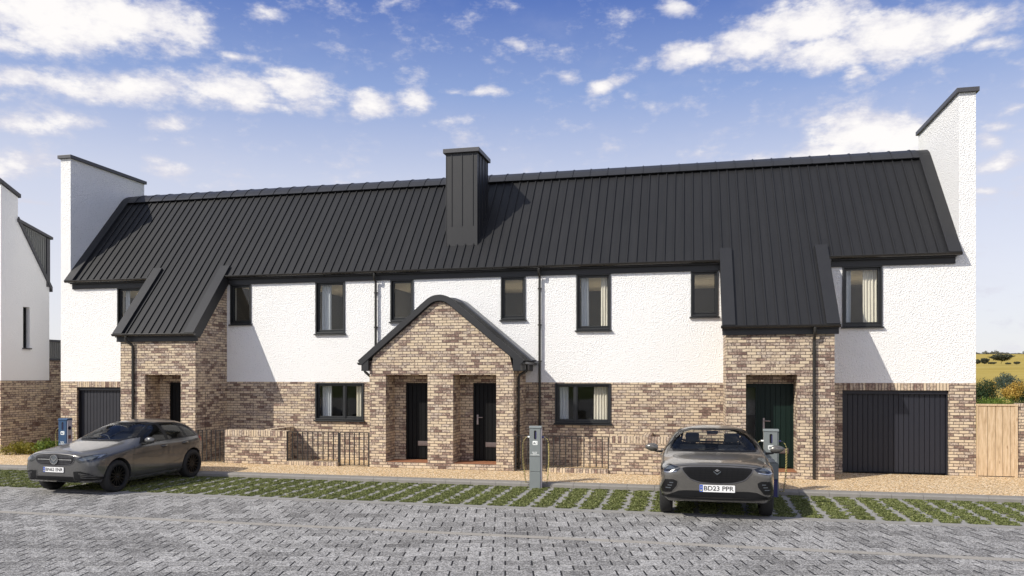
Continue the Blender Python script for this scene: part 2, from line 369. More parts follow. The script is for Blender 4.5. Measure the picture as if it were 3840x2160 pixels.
def text_into(s,size,extr=.002,offset=.0,align='CENTER'):
    cu=bpy.data.curves.new('t','FONT'); cu.body=s; cu.size=size; cu.extrude=extr; cu.offset=offset; cu.align_x=align; cu.align_y='CENTER'
    o=bpy.data.objects.new('t',cu); COL.objects.link(o); dg=bpy.context.evaluated_depsgraph_get()
    me=bpy.data.meshes.new_from_object(o.evaluated_get(dg)); bpy.data.objects.remove(o); bpy.data.curves.remove(cu)
    vs=[tuple(v.co) for v in me.vertices]; fs=[tuple(p.vertices) for p in me.polygons]; bpy.data.meshes.remove(me)
    return vs,fs
def add_text(mb,s,size,place,extr=.0015,offset=0.0,width=None):
    vs,fs=text_into(s,size,extr,offset); i=len(mb.v)
    if width:
        x0=min(v[0] for v in vs); x1=max(v[0] for v in vs); kx=width/(x1-x0); vs=[((v[0]-(x0+x1)/2)*kx,v[1],v[2]) for v in vs]
    mb.v+=[place(*v) for v in vs]; mb.f+=[tuple(i+a for a in f) for f in fs]
# ------------------------------------------------------------------ roof profile
SL=1.2; ANG=math.atan(SL); RC,YC=.665,2.72; ZC=8.674-1.562*RC
def zroof(y): return 5.41+SL*y
def prof(d,yb,half=False,n=9,back=None):
    """front slope from y=yb (offset d along the normal) over the rounded ridge"""
    ny,nz=-math.sin(ANG),math.cos(ANG)
    pts=[(yb+ny*d,zroof(yb)+nz*d)]
    for i in range(n+1):
        a=math.pi/2+ANG-(ANG if half else 2*ANG)*i/n
        pts.append((YC+(RC+d)*math.cos(a),ZC+(RC+d)*math.sin(a)))
    if back is not None:
        pts.append((2*YC-(back+ny*d),zroof(back)+nz*d))
    return pts
def slope2(d,y0,y1):
    ny,nz=-math.sin(ANG),math.cos(ANG); return [(y0+ny*d,zroof(y0)+nz*d),(y1+ny*d,zroof(y1)+nz*d)]
XL0,XL1,XR0,XR1=-18.714,-18.36,6.16,6.518
XC=-6.098
def mir(a,b): return (2*XC-b,2*XC-a)
# ================================================================== the terrace
B=thing('terrace_building','long white roughcast terrace with black seamed roof, tall end fins and three brick porches','house',(XC,0,0))
YF=-1.465
ZB=2.167          # top of the brick base
UP_S=(3.83,4.972); UP_L=(3.525,4.972)
WIN=[]
for a,b,z in ((3.611,4.498,UP_L),(.049,.713,UP_S),(-2.851,-1.965,UP_L),(-4.868,-4.205,UP_S)):
    WIN.append((a,b,*z)); WIN.append((*mir(a,b),*z))
GWIN=[(-3.412,-1.96,1.11,2.142),(*mir(-3.412,-1.96),1.11,2.142)]
GAR=[(3.611,5.945,0.0,1.992),(*mir(3.611,5.945),0.0,1.992)]
# --- walls
w=MB(); w.wall(XL1,XR0,ZB,5.36,0.0,WIN,.30); w.build('render_wall',M['render'],B)
w=MB(); w.wall(XL0,XR1,0.0,ZB,0.0,GWIN+GAR,.30)
w.quad((XL0,0,0),(XL0,0,ZB),(XL0,5.5,ZB),(XL0,5.5,0)); w.quad((XR1,0,0),(XR1,5.5,0),(XR1,5.5,ZB),(XR1,0,ZB)); w.quad((XL0,5.5,0),(XL0,5.5,ZB),(XR1,5.5,ZB),(XR1,5.5,0))
w.recalc=False; w.build('brick_base',M['brick'],B)
w=MB(); w.quad((XL0,5.5,ZB),(XL0,5.5,5.5),(XR1,5.5,5.5),(XR1,5.5,ZB)); 
for x in (XL0,XR1): w.prism([(3.27,ZB),(5.5,ZB),(5.5,5.3),(3.27,8.0)],'x',x-.001 if x<0 else x-.3,x+.3 if x<0 else x+.001)
w.build('rear_wall',M['render'],B)
for a,b in ((GAR[0][0],GAR[0][1]),(GAR[1][0],GAR[1][1])):
    MB().box(a-.0,b+.0,-.004,.05,1.994,ZB-.003).build('soldier_course',M['soldier'],B)
for x0,x1,s in ((XL0,XL1,-1),(XR0,XR1,1)):
    f=MB().box(x0,x1,-.0,3.27,ZB+.0,8.955).build('gable_fin',M['render'],B)
    m=MB(); m.box(x0-.06,x1+.06,-.07,3.33,8.957,9.06); m.build('fin_coping',M['coping'],f,bevel=.006)
# --- rooms behind the windows
cols=[(-18.3,-15.45),(-13.0,-11.3),(-11.2,-8.65),(-8.6,-6.15),(-6.05,-3.6),(-3.5,-1.0),(-.9,.8),(3.2,6.1)]
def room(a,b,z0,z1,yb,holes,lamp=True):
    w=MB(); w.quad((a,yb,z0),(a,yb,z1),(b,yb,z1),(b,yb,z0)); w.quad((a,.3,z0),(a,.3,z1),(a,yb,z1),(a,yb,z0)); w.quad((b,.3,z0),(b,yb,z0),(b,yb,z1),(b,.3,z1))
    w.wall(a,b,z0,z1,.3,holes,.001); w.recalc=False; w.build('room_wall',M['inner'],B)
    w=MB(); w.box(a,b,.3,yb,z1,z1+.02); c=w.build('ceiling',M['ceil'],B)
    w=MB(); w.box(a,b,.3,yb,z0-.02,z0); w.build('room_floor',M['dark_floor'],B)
    if lamp:
        # added fill light on a stem, below the sightline, to brighten the ceiling
        cx=sum((h[0]+h[1])/2 for h in holes)/len(holes); zc=z0+.85
        m=MB(); m.tube([(cx,2.3,z0),(cx,2.3,zc-.05)],.015,8); m.prism([(cx+.26*math.cos(t*math.pi/10),2.3+.26*math.sin(t*math.pi/10)) for t in range(20)],'z',zc-.05,zc-.004); u=m.build('ceiling_fill_light',M['steel'],B)
        m=MB(); m.prism([(cx+.25*math.cos(t*math.pi/10),2.3+.25*math.sin(t*math.pi/10)) for t in range(20)],'z',zc-.003,zc); m.build('fill_glow_disc',M['fill_glow'],u)
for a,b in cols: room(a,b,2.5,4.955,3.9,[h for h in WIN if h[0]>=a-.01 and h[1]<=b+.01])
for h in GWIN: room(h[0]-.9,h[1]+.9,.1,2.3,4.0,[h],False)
# --- windows
def window(h,mull=None,bar=None):
    a,b,c,d=h; t=.035
    m=MB(); y0,y1=-.028,.10
    m.box(a-.004,a+t,y0,y1,c,d); m.box(b-t,b+.004,y0,y1,c,d); m.box(a+t,b-t,y0,y1,d-t,d+.002); m.box(a+t,b-t,y0,y1,c,c+t)
    wdw=m.build('window',M['frame'],B,bevel=.004)
    f=MB(); fw=.055; A,Bx,C,D=a+t,b-t,c+t,d-t; ya,yb=.045,.098
    def ring(A,Bx,C,D,fw,ya,yb):
        f.box(A,A+fw,ya,yb,C,D); f.box(Bx-fw,Bx,ya,yb,C,D); f.box(A+fw,Bx-fw,ya,yb,D-fw,D); f.box(A+fw,Bx-fw,ya,yb,C,C+fw*1.15)
    if mull:
        mx=A+(Bx-A)*mull
        ring(A,mx-.002,C,D,fw,ya,yb); ring(mx+.002,Bx,C,D,fw,ya,yb)
        f.box(mx-.03,mx+.03,ya-.018,ya-.001,C+.01,D-.01)
        panes=[(A+fw,mx-.002-fw),(mx+.002+fw,Bx-fw)]
    else:
        ring(A,Bx,C,D,fw,ya,yb); panes=[(A+fw,Bx-fw)]
        f.box(A+fw*.5,Bx-fw*.5,ya-.014,ya-.001,C+fw*.75,C+fw*1.25)
    f.build('casement',M['frame'],wdw,bevel=.004)
    for p,q in panes:
        MB().box(p-.005,q+.005,.07,.076,C+fw,D-fw+.005).build('pane',M['glass'],wdw)
    s=MB(); s.prism([(-.075,c-.045),(-.075,c-.022),(.02,c+.0),(.02,c-.045)],'x',a-.035,b+.035); s.build('sill',M['frame'],wdw,bevel=.003)
    return wdw
for h in WIN: window(h)
window(GWIN[0],.36); window(GWIN[1],.60)
# --- garage doors
for a,b,c,d in GAR:
    m=MB(); y=.14; n=20; wd=(b-a-.06)/n
    m.box(a,b,y+.03,y+.05,c,d)
    for i in range(n): m.box(a+.03+i*wd+.006,a+.03+(i+1)*wd-.006,y,y+.031,c+.03,d-.09)
    m.build('garage_door',M['garage'],B,bevel=.0035)
    g=MB(); g.box(a+.001,a+.03,.06,y+.02,0,d-.001); g.box(b-.03,b-.001,.06,y+.02,0,d-.001); g.box(a+.03,b-.03,.06,y+.02,d-.09,d-.001); g.build('garage_door_frame',M['garage'],B,bevel=.003)
# --- main roof
EAVE=-.17
r=MB(); 
def shell(mb,lo,hi,x0,x1): mb.strip(lo,hi,'x',x0,x1)
r.strip(prof(-.10,EAVE,back=-.1),prof(0,EAVE,back=-.1),'x',XL1+.001,XR0-.001)
ribs=MB(); x=XL1+.28+.19
SEAMX=[]
while x<XR0-.3: SEAMX.append(x); x+=.2335
for x in SEAMX:
    lo=slope2(-.002,EAVE+.005,2.30); hi=slope2(.032,EAVE-.012,2.30); r.strip(lo,hi,'x',x-.016,x+.016)
roof=r.build('roof',M['roof'],B)
v=MB()
for a,b in ((XL1+.002,XL1+.285),(XR0-.285,XR0-.002)):
    m=MB(); m.strip(prof(.001,EAVE-.03,back=1.0),prof(.075,EAVE-.03,back=1.0),'x',a,b); m.build('verge_flashing',M['trim'],roof)
rg=MB(); lo=prof(.058,2.15,back=2.15); hi=prof(.085,2.15,back=2.15)
rg.strip(lo,hi,'x',XL1+.285,XR0-.285)
ny,nz=-math.sin(ANG),math.cos(ANG)
x=XL1+.285+.30
lo=prof(.080,2.14,back=2.14); hi=prof(.102,2.14,back=2.14)
while x<XR0-.4: rg.strip(lo,hi,'x',x-.012,x+.012); x+=.5
lo=slope2(.002,2.24,2.29); hi=slope2(.065,2.24,2.29); rg.strip(lo,hi,'x',XL1+.285,XR0-.285)
rg.build('ridge_roll',M['ridge'],roof)
# --- eaves
FX=[(-18.27,-15.40),(-12.945,.772),(3.20,6.075)]
for a,b in FX:
    m=MB(); m.box(a,b,-.045,-.002,4.965,5.16); m.box(a,b,-.135,-.047,5.11,5.20); m.build('fascia',M['trim'],B,bevel=.003)
def gutter(a,b,axis_y,z,name='gutter'):
    m=MB(); n=8; r0=.055
    pts=[(axis_y+r0*math.cos(t),z+r0*math.sin(t)) for t in [math.pi+math.pi*i/n for i in range(n+1)]]
    pin=[(axis_y+(r0-.008)*math.cos(t),z+(r0-.008)*math.sin(t)) for t in [math.pi+math.pi*i/n for i in range(n+1)]]
    m.strip(pin,pts,'x',a,b)
    m.tube([(a,axis_y-r0,z+.004),(b,axis_y-r0,z+.004)],.010,6)
    m.prism(pts,'x',a-.004,a+.004); m.prism(pts,'x',b-.004,b+.004)
    x=a+.35
    while x<b-.1: m.strip(pts,[(p[0]*1.0+(p[0]-axis_y)*.12,z+(p[1]-z)*1.12) for p in pts],'x',x-.02,x+.02); x+=.9
    return m.build(name,M['gutter'],B)
for a,b in ((-18.37,-15.46),(-12.97,.785),(3.21,6.165)): gutter(a,b,-.195,5.195)
def pipe(path,r=.034,name='downpipe'):
    m=MB(); m.tube(path,r,10)
    # brackets
    p=[Vector(q) for q in path]
    for q0,q1 in zip(p,p[1:]):
        if abs(q1.z-q0.z)>1.0:
            z=max(q0.z,q1.z)-.25
            while z>min(q0.z,q1.z)+.1: m.box(q0.x-.05,q0.x+.05,q0.y-.012,q0.y+.05,z-.015,z+.015); z-=.95
    return m.build(name,M['gutter'],B,smooth=True,autosmooth=40)
def eave_pipe(x,zb,y=-.075): pipe([(x,-.19,5.15),(x,-.19,5.06),(x,-.175,5.0),(x,y-.01,4.93),(x,y,4.87),(x,y,zb)])
eave_pipe(-8.398,2.55); eave_pipe(-3.81,.02)
pipe([(3.30,-.19,5.15),(3.30,-.19,5.02),(3.285,-.2,4.97),(3.25,-.26,4.88),(3.25,-.30,4.78)])
pipe([(-13.0,-.19,5.15),(-13.0,-.2,5.08),(-13.02,-.22,5.06)])
# --- chimney
m=MB(); m.box(-6.535,-5.637,.42,1.55,5.6,8.46)
for x in (-6.37,-6.075,-5.765): m.box(x-.009,x+.009,.402,.4195,6.46,8.45)
for x in (-6.528,-5.648): m.box(x-.008,x+.012,.411,.4195,5.9,8.45)
for y in (.62,.93,1.24,1.5): m.box(-5.6365,-5.62,y-.009,y+.009,5.9,8.45); m.box(-6.552,-6.5355,y-.009,y+.009,5.9,8.45)
ch=m.build('chimney',M['trim'],roof)
m=MB(); m.box(-6.60,-5.572,.345,1.62,8.461,8.575); m.build('chimney_cap',M['coping'],ch,bevel=.006)
# --- catslide porches at both ends
def recess(mb,x0,x1,zt,yf,yb,z0,door):
    dx0,dx1,dz=door
    mb.quad((x0,yf,z0),(x0,yf,zt),(x0,yb,zt),(x0,yb,z0)); mb.quad((x1,yf,z0),(x1,yb,z0),(x1,yb,zt),(x1,yf,zt)); mb.quad((x0,yf,zt),(x1,yf,zt),(x1,yb,zt),(x0,yb,zt))
    mb.wall(x0,x1,z0,zt,yb,[(dx0,dx1,z0,dz)],.12)
def step(parent,x0,x1,yf,yb):
    s=MB(); n=3; wd=(x1-x0)/n; d=(yb-yf)/3
    s.box(x0+.001,x1-.001,yf+.012,yb-.001,.03,.150)
    for i in range(n):
        for j in range(3): s.box(x0+i*wd+.006,x0+(i+1)*wd-.004,yf+.02+j*d,yf+.014+(j+1)*d-.004,.150,.158)
    return s.build('tiled_step',M['tile'],parent)
def door(x0,x1,zb,zt,yb,mat,handle_x=None,letter=None,parent=None):
    m=MB(); n=6; fr=.05
    m.box(x0+.002,x1-.002,yb+.07,yb+.11,zb,zt-.002)
    wd=(x1-x0-2*fr)/n
    for i in range(n): m.box(x0+fr+i*wd+.005,x0+fr+(i+1)*wd-.005,yb+.045,yb+.071,zb+.03,zt-fr)
    m.box(x0+.002,x0+fr,yb+.02,yb+.075,zb,zt-.002); m.box(x1-fr,x1-.002,yb+.02,yb+.075,zb,zt-.002); m.box(x0+fr,x1-fr,yb+.02,yb+.075,zt-fr,zt-.002)
    d=m.build('door',mat,B,bevel=.003)
    if handle_x:
        h=MB(); h.box(handle_x-.022,handle_x+.022,yb+.03,yb+.046,1.09,1.34); h.tube([(handle_x,yb+.04,1.275),(handle_x,yb-.015,1.275),(handle_x+.02,yb-.022,1.275),(handle_x+.145,yb-.022,1.272)],.012,8)
        h.build('door_handle',M['steel'],d,bevel=.003)
    if letter:
        l=MB(); l.box(letter[0],letter[1],yb+.022,yb+.046,.515,.635); l.box(letter[0]+.02,letter[1]-.02,yb+.016,yb+.0225,.535,.615); l.build('letter_plate',M['letter'],d,bevel=.004)
    return d
def catslide(x0,x1,op,dr,mat,hx,lt,left):
    a,b,zt=op; yb=-.85; ztop=zroof(YF)-.11
    m=MB()
    m.wall(x0,x1,0,2.4,YF,[(a,b,.15,zt)],.0005)
    m.quad((x0,YF,2.4),(x1,YF,2.4),(x1,YF,ztop),(x0,YF,ztop))
    for x in (x0,x1): m.quad((x,YF,0),(x,0,0),(x,0,zroof(0)-.13),(x,YF,ztop))
    recess(m,a,b,zt,YF,yb,.15,dr)
    m.recalc=False; p=m.build('porch',M['brick'],B)
    step(p,a,b,YF,yb)
    # small darker joint line of a movement joint on the side wall
    if left: MB().box(x1-.01,x1+.002,-1.02,-1.008,.3,1.9).build('movement_joint',M['iron'],p)
    r=MB(); xa,xb=x0-.085,x1+.085; ye=-1.60
    r.strip(slope2(-.10,ye,EAVE),slope2(.0,ye,EAVE),'x',xa+.002,xb-.002)
    for x in SEAMX:
        if xa+.3<x<xb-.3: r.strip(slope2(-.002,ye+.005,EAVE+.004),slope2(.032,ye-.012,EAVE-.013),'x',x-.016,x+.016)
    rf=r.build('porch_roof',M['roof'],p)
    for q0,q1 in ((xa,xa+.285),(xb-.285,xb)):
        v=MB(); v.strip(slope2(.0015,ye-.03,.06),slope2(.075,ye-.03,.06),'x',q0,q1); v.build('verge_flashing',M['trim'],rf)
    for q0,q1 in ((xa,x0-.002),(x1+.002,xb)):
        v=MB(); v.strip(slope2(-.24,YF-.10,.05),slope2(.0,YF-.16,.05),'x',q0,q1); v.build('bargeboard',M['trim'],rf)
    v=MB(); v.box(xa+.004,xb-.004,YF-.06,YF-.002,3.275,3.56); v.box(xa+.004,xb-.004,YF-.125,YF-.062,3.40,3.5); v.build('fascia',M['trim'],p,bevel=.003)
    gutter(xa-.03,xb+.01,YF-.17,3.475)
    return p
PL=(-15.38,-13.028); PR=mir(*PL)
pl=catslide(*PL,(-14.596,-13.48,2.369),(-14.286,-13.481,2.155),M['door'],None,None,True)
pr=catslide(*PR,(1.275,2.393,2.369),(1.276,2.392,2.155),M['green_door'],None,None,False)
door(-14.286,-13.481,.158,2.155,-.85,M['door'],None,(-14.0,-13.6))
door(1.587,2.392,.158,2.155,-.85,M['green_door'],1.725,(1.83,2.277))
# glazed side light beside the right hand door
m=MB(); a,b=1.278,1.586
m.box(a,a+.05,-.83,-.775,.158,2.15); m.box(b-.05,b,-.83,-.775,.158,2.15); m.box(a+.05,b-.05,-.83,-.775,2.06,2.15); m.box(a+.05,b-.05,-.83,-.775,.158,.27)
sl=m.build('side_light',M['green_door'],B,bevel=.003); MB().box(a+.05,b-.05,-.805,-.798,.27,2.06).build('pane',M['glass'],sl)
MB().box(1.2,1.6,-.5,-.45,.1,2.2).build('hall_wall',M['inner'],B)
# porch down pipes
for x,s in ((-14.95,1),(2.745,1)):
    y=YF-.045
    xs=x-.12 if x<0 else x+.0
    pipe([(xs,YF-.17,3.43),(xs,YF-.17,3.34),(xs,YF-.15,3.28),(x,y-.01,3.17),(x,y,3.10),(x,y,.02)],.036)
# --- central double porch
X0,X1=-7.978,-4.198; xm=(X0+X1)/2; RS=.83; RA=math.atan(RS)
def gab(d,ex,n=18):
    """gable line (x,z) offset d outward; ex = half width at its foot"""
    rr=.53; apex=4.502; zc=apex-rr/math.cos(RA)*1.0
    zc=4.342-rr
    nx,nz=math.sin(RA),math.cos(RA)
    pts=[]; zf=apex-RS*ex
    left=(xm-ex-nx*d, zf+nz*d)
    pts.append(left)
    for i in range(n+1):
        a=math.pi/2+RA-2*RA*i/n; pts.append((xm+(rr+d)*math.cos(a),zc+(rr+d)*math.sin(a)))
    pts.append((xm+ex+nx*d,zf+nz*d)); return pts
OPS=((-7.538,-6.415),(-5.747,-4.633))
m=MB(); m.wall(X0,X1,0,2.45,YF,[(a,b,.15,2.369) for a,b in OPS],.0005)
up=[(X0,2.45),(X1,2.45)]+[(p[0],p[1]) for p in gab(-.15,(X1-X0)/2)][::-1]
up=[(min(max(p[0],X0),X1),p[1]) for p in up]
m.quad(*[(p[0],YF,p[1]) for p in up])
for x in (X0,X1): m.quad((x,YF,0),(x,0,0),(x,0,2.72),(x,YF,2.72))
DRS=((-7.229,-6.416),(-5.401,-4.634))
for (a,b),(c,d) in zip(OPS,DRS): recess(m,a,b,2.369,YF,-.85,.15,(c,d,2.155))
m.recalc=False; pc=m.build('porch',M['brick'],B)
for (a,b) in OPS: step(pc,a,b,YF,-.85)
door(*DRS[0],.158,2.155,-.85,M['door'],None,(-6.905,-6.5)); door(*DRS[1],.158,2.155,-.85,M['door'],-5.29,(-5.075,-4.68))
ex=2.165
r=MB(); r.strip(gab(-.145,ex-.02),gab(-.01,ex-.02),'y',YF-.035,-.001)
g0=gab(-.012,ex); g1=gab(.022,ex-.015)
for k in range(7):
    y=YF+.09+k*.115
    for seg in ((0,1),(len(g0)-2,len(g0)-1)):
        p0,p1=g0[seg[0]],g0[seg[1]]; q0,q1=g1[seg[0]],g1[seg[1]]
        r.prism([p0,p1,q1,q0],'y',y-.015,y+.015)
rf=r.build('porch_roof',M['roof'],pc)
v=MB(); v.strip(gab(-.125,ex),gab(.022,ex),'y',YF-.095,YF-.034); v.build('bargeboard',M['trim'],rf)
v=MB(); v.strip(gab(.0,ex-.01),gab(.045,ex-.01),'y',-.60,-.003); v.build('wall_flashing',M['flash'],rf)
v=MB(); gg=gab(.0,ex); gh=gab(.014,ex); 
def cut(g,fr):
    a,b=g[1],g[0]; l=(a[0]+(b[0]-a[0])*fr,a[1]+(b[1]-a[1])*fr); r_=(2*xm-l[0],l[1]); return [l]+g[1:-1]+[r_]
v.strip(cut(gg,.22),cut(gh,.22),'y',YF-.034,-.602); v.build('ridge_roll',M['trim'],rf)
for s in (-1,1):
    xa=xm+s*1.892; xb=xm+s*2.085
    v=MB(); v.box(min(xa,xb),max(xa,xb),YF-.08,-.002,2.462,2.72); v.prism([(xa,2.72),(xb,2.72),(xa,2.72+.12)],'y',YF-.08,-.002); v.build('eaves_box',M['trim'],pc,bevel=.003)
    gx=xm+s*2.15; n=8; t=[math.pi+math.pi*i/n for i in range(n+1)]
    po=[(gx+.055*math.cos(q),2.665+.055*math.sin(q)) for q in t]; pi_=[(gx+.047*math.cos(q),2.665+.047*math.sin(q)) for q in t]
    v=MB(); v.strip(pi_,po,'y',YF-.06,-.02); v.prism(po,'y',YF-.064,YF-.056); v.tube([(gx+s*.055,YF-.06,2.668),(gx+s*.055,-.02,2.668)],.010,6); v.build('gutter',M['gutter'],pc)
pipe([(xm+2.15,-1.05,2.62),(xm+2.15,-1.05,2.50),(xm+2.12,-1.05,2.45),(xm+1.965,-1.1,2.36),(xm+1.94,-1.1,2.29),(xm+1.94,-1.1,.02)])
pipe([(xm-2.15,-1.2,2.62),(xm-2.15,-1.2,2.48),(xm-2.12,-1.2,2.43),(xm-1.98,-1.2,2.32),(xm-1.94,-1.2,2.27),(xm-1.94,-1.2,.02)])
# --- curtains and small things seen through the glass
def curtain(x0,x1,z0,z1,label,mat,y=.22):
    n=max(10,int((x1-x0)/.012)); m=MB(); ph=rng.uniform(0,6)
    k=2*math.pi/.075
    top=[];bot=[]
    for i in range(n+1):
        x=x0+(x1-x0)*i/n; yy=y+.022*math.sin(k*x+ph+.8*math.sin(9*x))
        top.append((x,yy+.01*math.sin(k*x*.5),z1)); bot.append((x+.008*math.sin(5*x+ph),yy+.008*math.sin(k*x*.7+1),z0))
    for i in range(n): m.quad(bot[i],bot[i+1],top[i+1],top[i])
    for i in range(n): m.quad(*[(p[0],p[1]+.004,p[2]) for p in (bot[i+1],bot[i],top[i],top[i+1])])
    o=m.build('curtain',M[mat],None,smooth=True,loc=(x0,y,z0)); tag(o,label,'curtain','curtains hanging inside the windows')
C=curtain
C(3.70,3.84,3.42,4.93,'slim grey curtain at left of the upper window above the right garage','curtain_b')
C(4.11,4.42,3.42,4.93,'sunlit cream curtain at right of the upper window above the right garage','curtain')
C(-16.60,-16.43,3.42,4.93,'pale curtain in the upper window partly hidden by the sloping left porch roof','curtain_b')
C(-2.77,-2.56,3.42,4.93,'grey curtain at left of the tall upper window right of the gabled porch','curtain_b')
C(-2.24,-2.03,3.42,4.93,'sunlit cream curtain at right of the tall upper window right of the gabled porch','curtain')
C(-10.13,-9.87,3.42,4.93,'grey curtain at left of the tall upper window left of the gabled porch','curtain_b')
C(-9.50,-9.40,3.42,4.93,'narrow cream curtain at right of the tall upper window left of the gabled porch','curtain')
C(-3.33,-3.10,.6,2.1,'grey curtain behind the left pane of the ground window above the right railing','curtain_b')
C(-2.42,-2.03,.6,2.1,'sunlit cream curtain behind the right pane of the ground window above the right railing','curtain')
C(-10.15,-9.85,.6,2.1,'dull pinkish curtain behind the left pane of the ground window above the left railing','curtain_b')
C(-9.10,-8.83,.6,2.1,'cream curtain behind the right pane of the ground window above the left railing','curtain')
m=MB(); m.box(4.28,4.52,3.86,3.895,4.06,4.46); pf=m.build('picture_frame',M['white_ink'],None,loc=(4.4,3.88,4.26)); tag(pf,'small white framed brown picture on the room wall behind the right upper window','picture')
MB().box(4.32,4.48,3.852,3.861,4.11,4.41).build('picture_print',M['picture'],pf,loc=(4.4,3.88,4.26)).location=(0,0,0)

# ================================================================== ground
G=-.095
def terrain_z(y):
    ys=[-400,-3,20,60,90,150,250,400,620,900,1100,2600]; zs=[-.16,-.16,-.06,.05,.35,1.2,3.4,7.6,14.6,25.0,25.5,6]
    return float(np.interp(y,ys,zs))
m=MB(); ys=[-400,-60,-24,-10,-3,3,8,14,20,30,45,60,75,90,110,130,150,180,220,260,310,360,400,450,520,620,700,800,850,900,960,1020,1100,1600,2600]
xs=[-1500,-700,-350,-160,-80,-45,-30,-15,0,15,30,45,60,80,110,150,200,260,340,450,600,900,1500,2500]
idx={}
for i,y in enumerate(ys):
    for j,x in enumerate(xs): idx[i,j]=len(m.v); m.v.append((x,y,terrain_z(y)+(.25*math.sin(x*.013+y*.02)*min(1,max(0,(y-100)/200))*4)))
for i in range(len(ys)-1):
    for j in range(len(xs)-1): m.f.append((idx[i,j],idx[i,j+1],idx[i+1,j+1],idx[i+1,j]))
struct(m.build('terrain',M['field'],None,smooth=True))
def sheet(name,x0,x1,y0,y1,z,mat,t=.08):
    m=MB(); m.box(x0,x1,y0,y1,z-t,z); return struct(m.build(name,mat,None))
KB=-3.45
sheet('gravel',-34,14,-3.15,9,0.0,M['gravel'])
# kerb of separate stones
m=MB(); x=-30.03; L=.575
while x<14:
    a,b=x+.003,x+L-.003
    m.prism([(-3.14,-.16),(-3.14,.006),(-3.40,.006),(-3.425,.0),(-3.452,-.022),(KB-.006,-.16)],'x',a,b); x+=L
struct(m.build('kerb',M['kerb'],None))
sheet('parking_bay',-30,14,-6.06,-3.42,G,M['slab'])
m=MB(); x=-30.2
while x<14: m.box(x+.003,x+.91,-6.19,-6.058,G-.08,G+.006); x+=.913
struct(m.build('edging',M['edging'],None))
sheet('road',-34,16,-8.45,-6.192,G+.001,M['pave_a'])
sheet('road',-60,50,-60.0,-8.602,G+.001,M['pave_b'])
m=MB(); x=-40.4
while x<18: m.box(x+.004,x+.91,-8.60,-8.452,G-.08,G+.005); x+=.913
struct(m.build('drain_strip',M['drain'],None))
# grass growing in long slots of the paved bay
slots=[]; x=-24.0; PER=.432
while x<11:
    yb=-5.93
    slots.append((x,x+.325)); x+=PER
m=MB(); cells=[]
for a,b in slots:
    y=-5.94; i=0; ph=rng.uniform(0,1)
    while y<-3.52:
        ln=.185; jx=(.022 if i%2 else -.022); c=(a+jx+.012,b+jx-.012,y+.012,min(y+ln-.012,-3.49)); cells.append(c); m.box(c[0]+.01,c[1]-.01,c[2],c[3],G-.05,G+.003); y+=ln; i+=1
struct(m.build('soil_slot',M['soil'],None))
def blades(name,pts,hmin,hmax,wid,mat,lean=.5):
    n=len(pts); P=np.asarray(pts,float); a=rng.uniform(0,2*np.pi,n); h=rng.uniform(hmin,hmax,n); w=wid*rng.uniform(.6,1.3,n)
    la=rng.uniform(0,2*np.pi,n); ln=h*lean*rng.uniform(.2,1.2,n)
    d=np.stack([np.cos(a)*w,np.sin(a)*w,np.zeros(n)],1); t=np.stack([np.cos(la)*ln,np.sin(la)*ln,h],1)
    V=np.empty((n,4,3)); V[:,0]=P-d*.6; V[:,1]=P+t*.55-d*.0+d; V[:,2]=P+t; V[:,3]=P+t*.5-d
    me=bpy.data.meshes.new(name); V=V.reshape(-1,3)
    me.vertices.add(len(V)); me.vertices.foreach_set('co',V.ravel().astype(np.float32))
    me.loops.add(n*4); me.loops.foreach_set('vertex_index',np.arange(n*4,dtype=np.int32))
    me.polygons.add(n); me.polygons.foreach_set('loop_start',np.arange(0,n*4,4,dtype=np.int32)); me.polygons.foreach_set('loop_total',np.full(n,4,dtype=np.int32))
    me.update(); me.validate(); me.materials.append(mat); o=bpy.data.objects.new(name,me); COL.objects.link(o); return o
pts=[]
for a,b,y0,y1 in cells:
    if b<-21 or a>9.5: continue
    gw=rng.uniform(.84,1.14); n=int(310*gw*(1 if rng.uniform()>.07 else .35))
    xc=(a+b)/2+rng.normal(0,.012); hw=(b-a)/2*min(gw,1.08); yc=(y0+y1)/2
    xx=xc+hw*rng.uniform(-1,1,n)+rng.normal(0,.015,n); yy=yc+(y1-y0)*.5*rng.uniform(-1,1,n)+rng.normal(0,.008,n)
    cl=np.sin(xx*61+yy*43)+np.sin(yy*71-xx*37)
    keep=(cl>-.9)|(rng.uniform(0,1,n)<.25)
    for q in np.nonzero(keep)[0]:
        if yy[q]<-3.47: pts.append((xx[q],yy[q],G+.002))
o=blades('grass',pts,.010,.028,.015,M['grass'],1.3); tag(o,'short green grass growing in the slots of the concrete parking bay','grass',kind='stuff')
# ================================================================== garden walls and railings
WL=[]
def lowwall(x0,x1,label,ret):
    t=thing('garden_wall',label,'garden wall',((x0+x1)/2,-1.35,0),'low garden walls before the houses')
    m=MB(); m.box(x0,x1,-1.45,-1.24,0,.735); m.box(ret,ret+.2,-1.24,-.003,0,.735); m.build('brick_body',M['brick'],t)
    m=MB(); m.box(x0-.0,x1+.0,-1.456,-1.234,.736,.888); m.build('soldier_coping',M['soldier'],t,bevel=.004)
    m=MB(); m.prism([(ret-.02,.82),(ret+.22,.82),(ret+.22,.90),(ret+.15,.95),(ret+.05,.95),(ret-.02,.90)],'y',-1.2,-.003) if False else m.box(ret-.002,ret+.202,-1.233,-.003,.736,.905); m.build('return_coping',M['soldier'],t,bevel=.004)
    return t
lowwall(-12.15,-10.33,'low brick garden wall right of the sloping left porch, with a railing on either side',-11.1)
lowwall(-1.866,-.046,'low brick garden wall behind the saloon car, left of the right porch',-1.096)
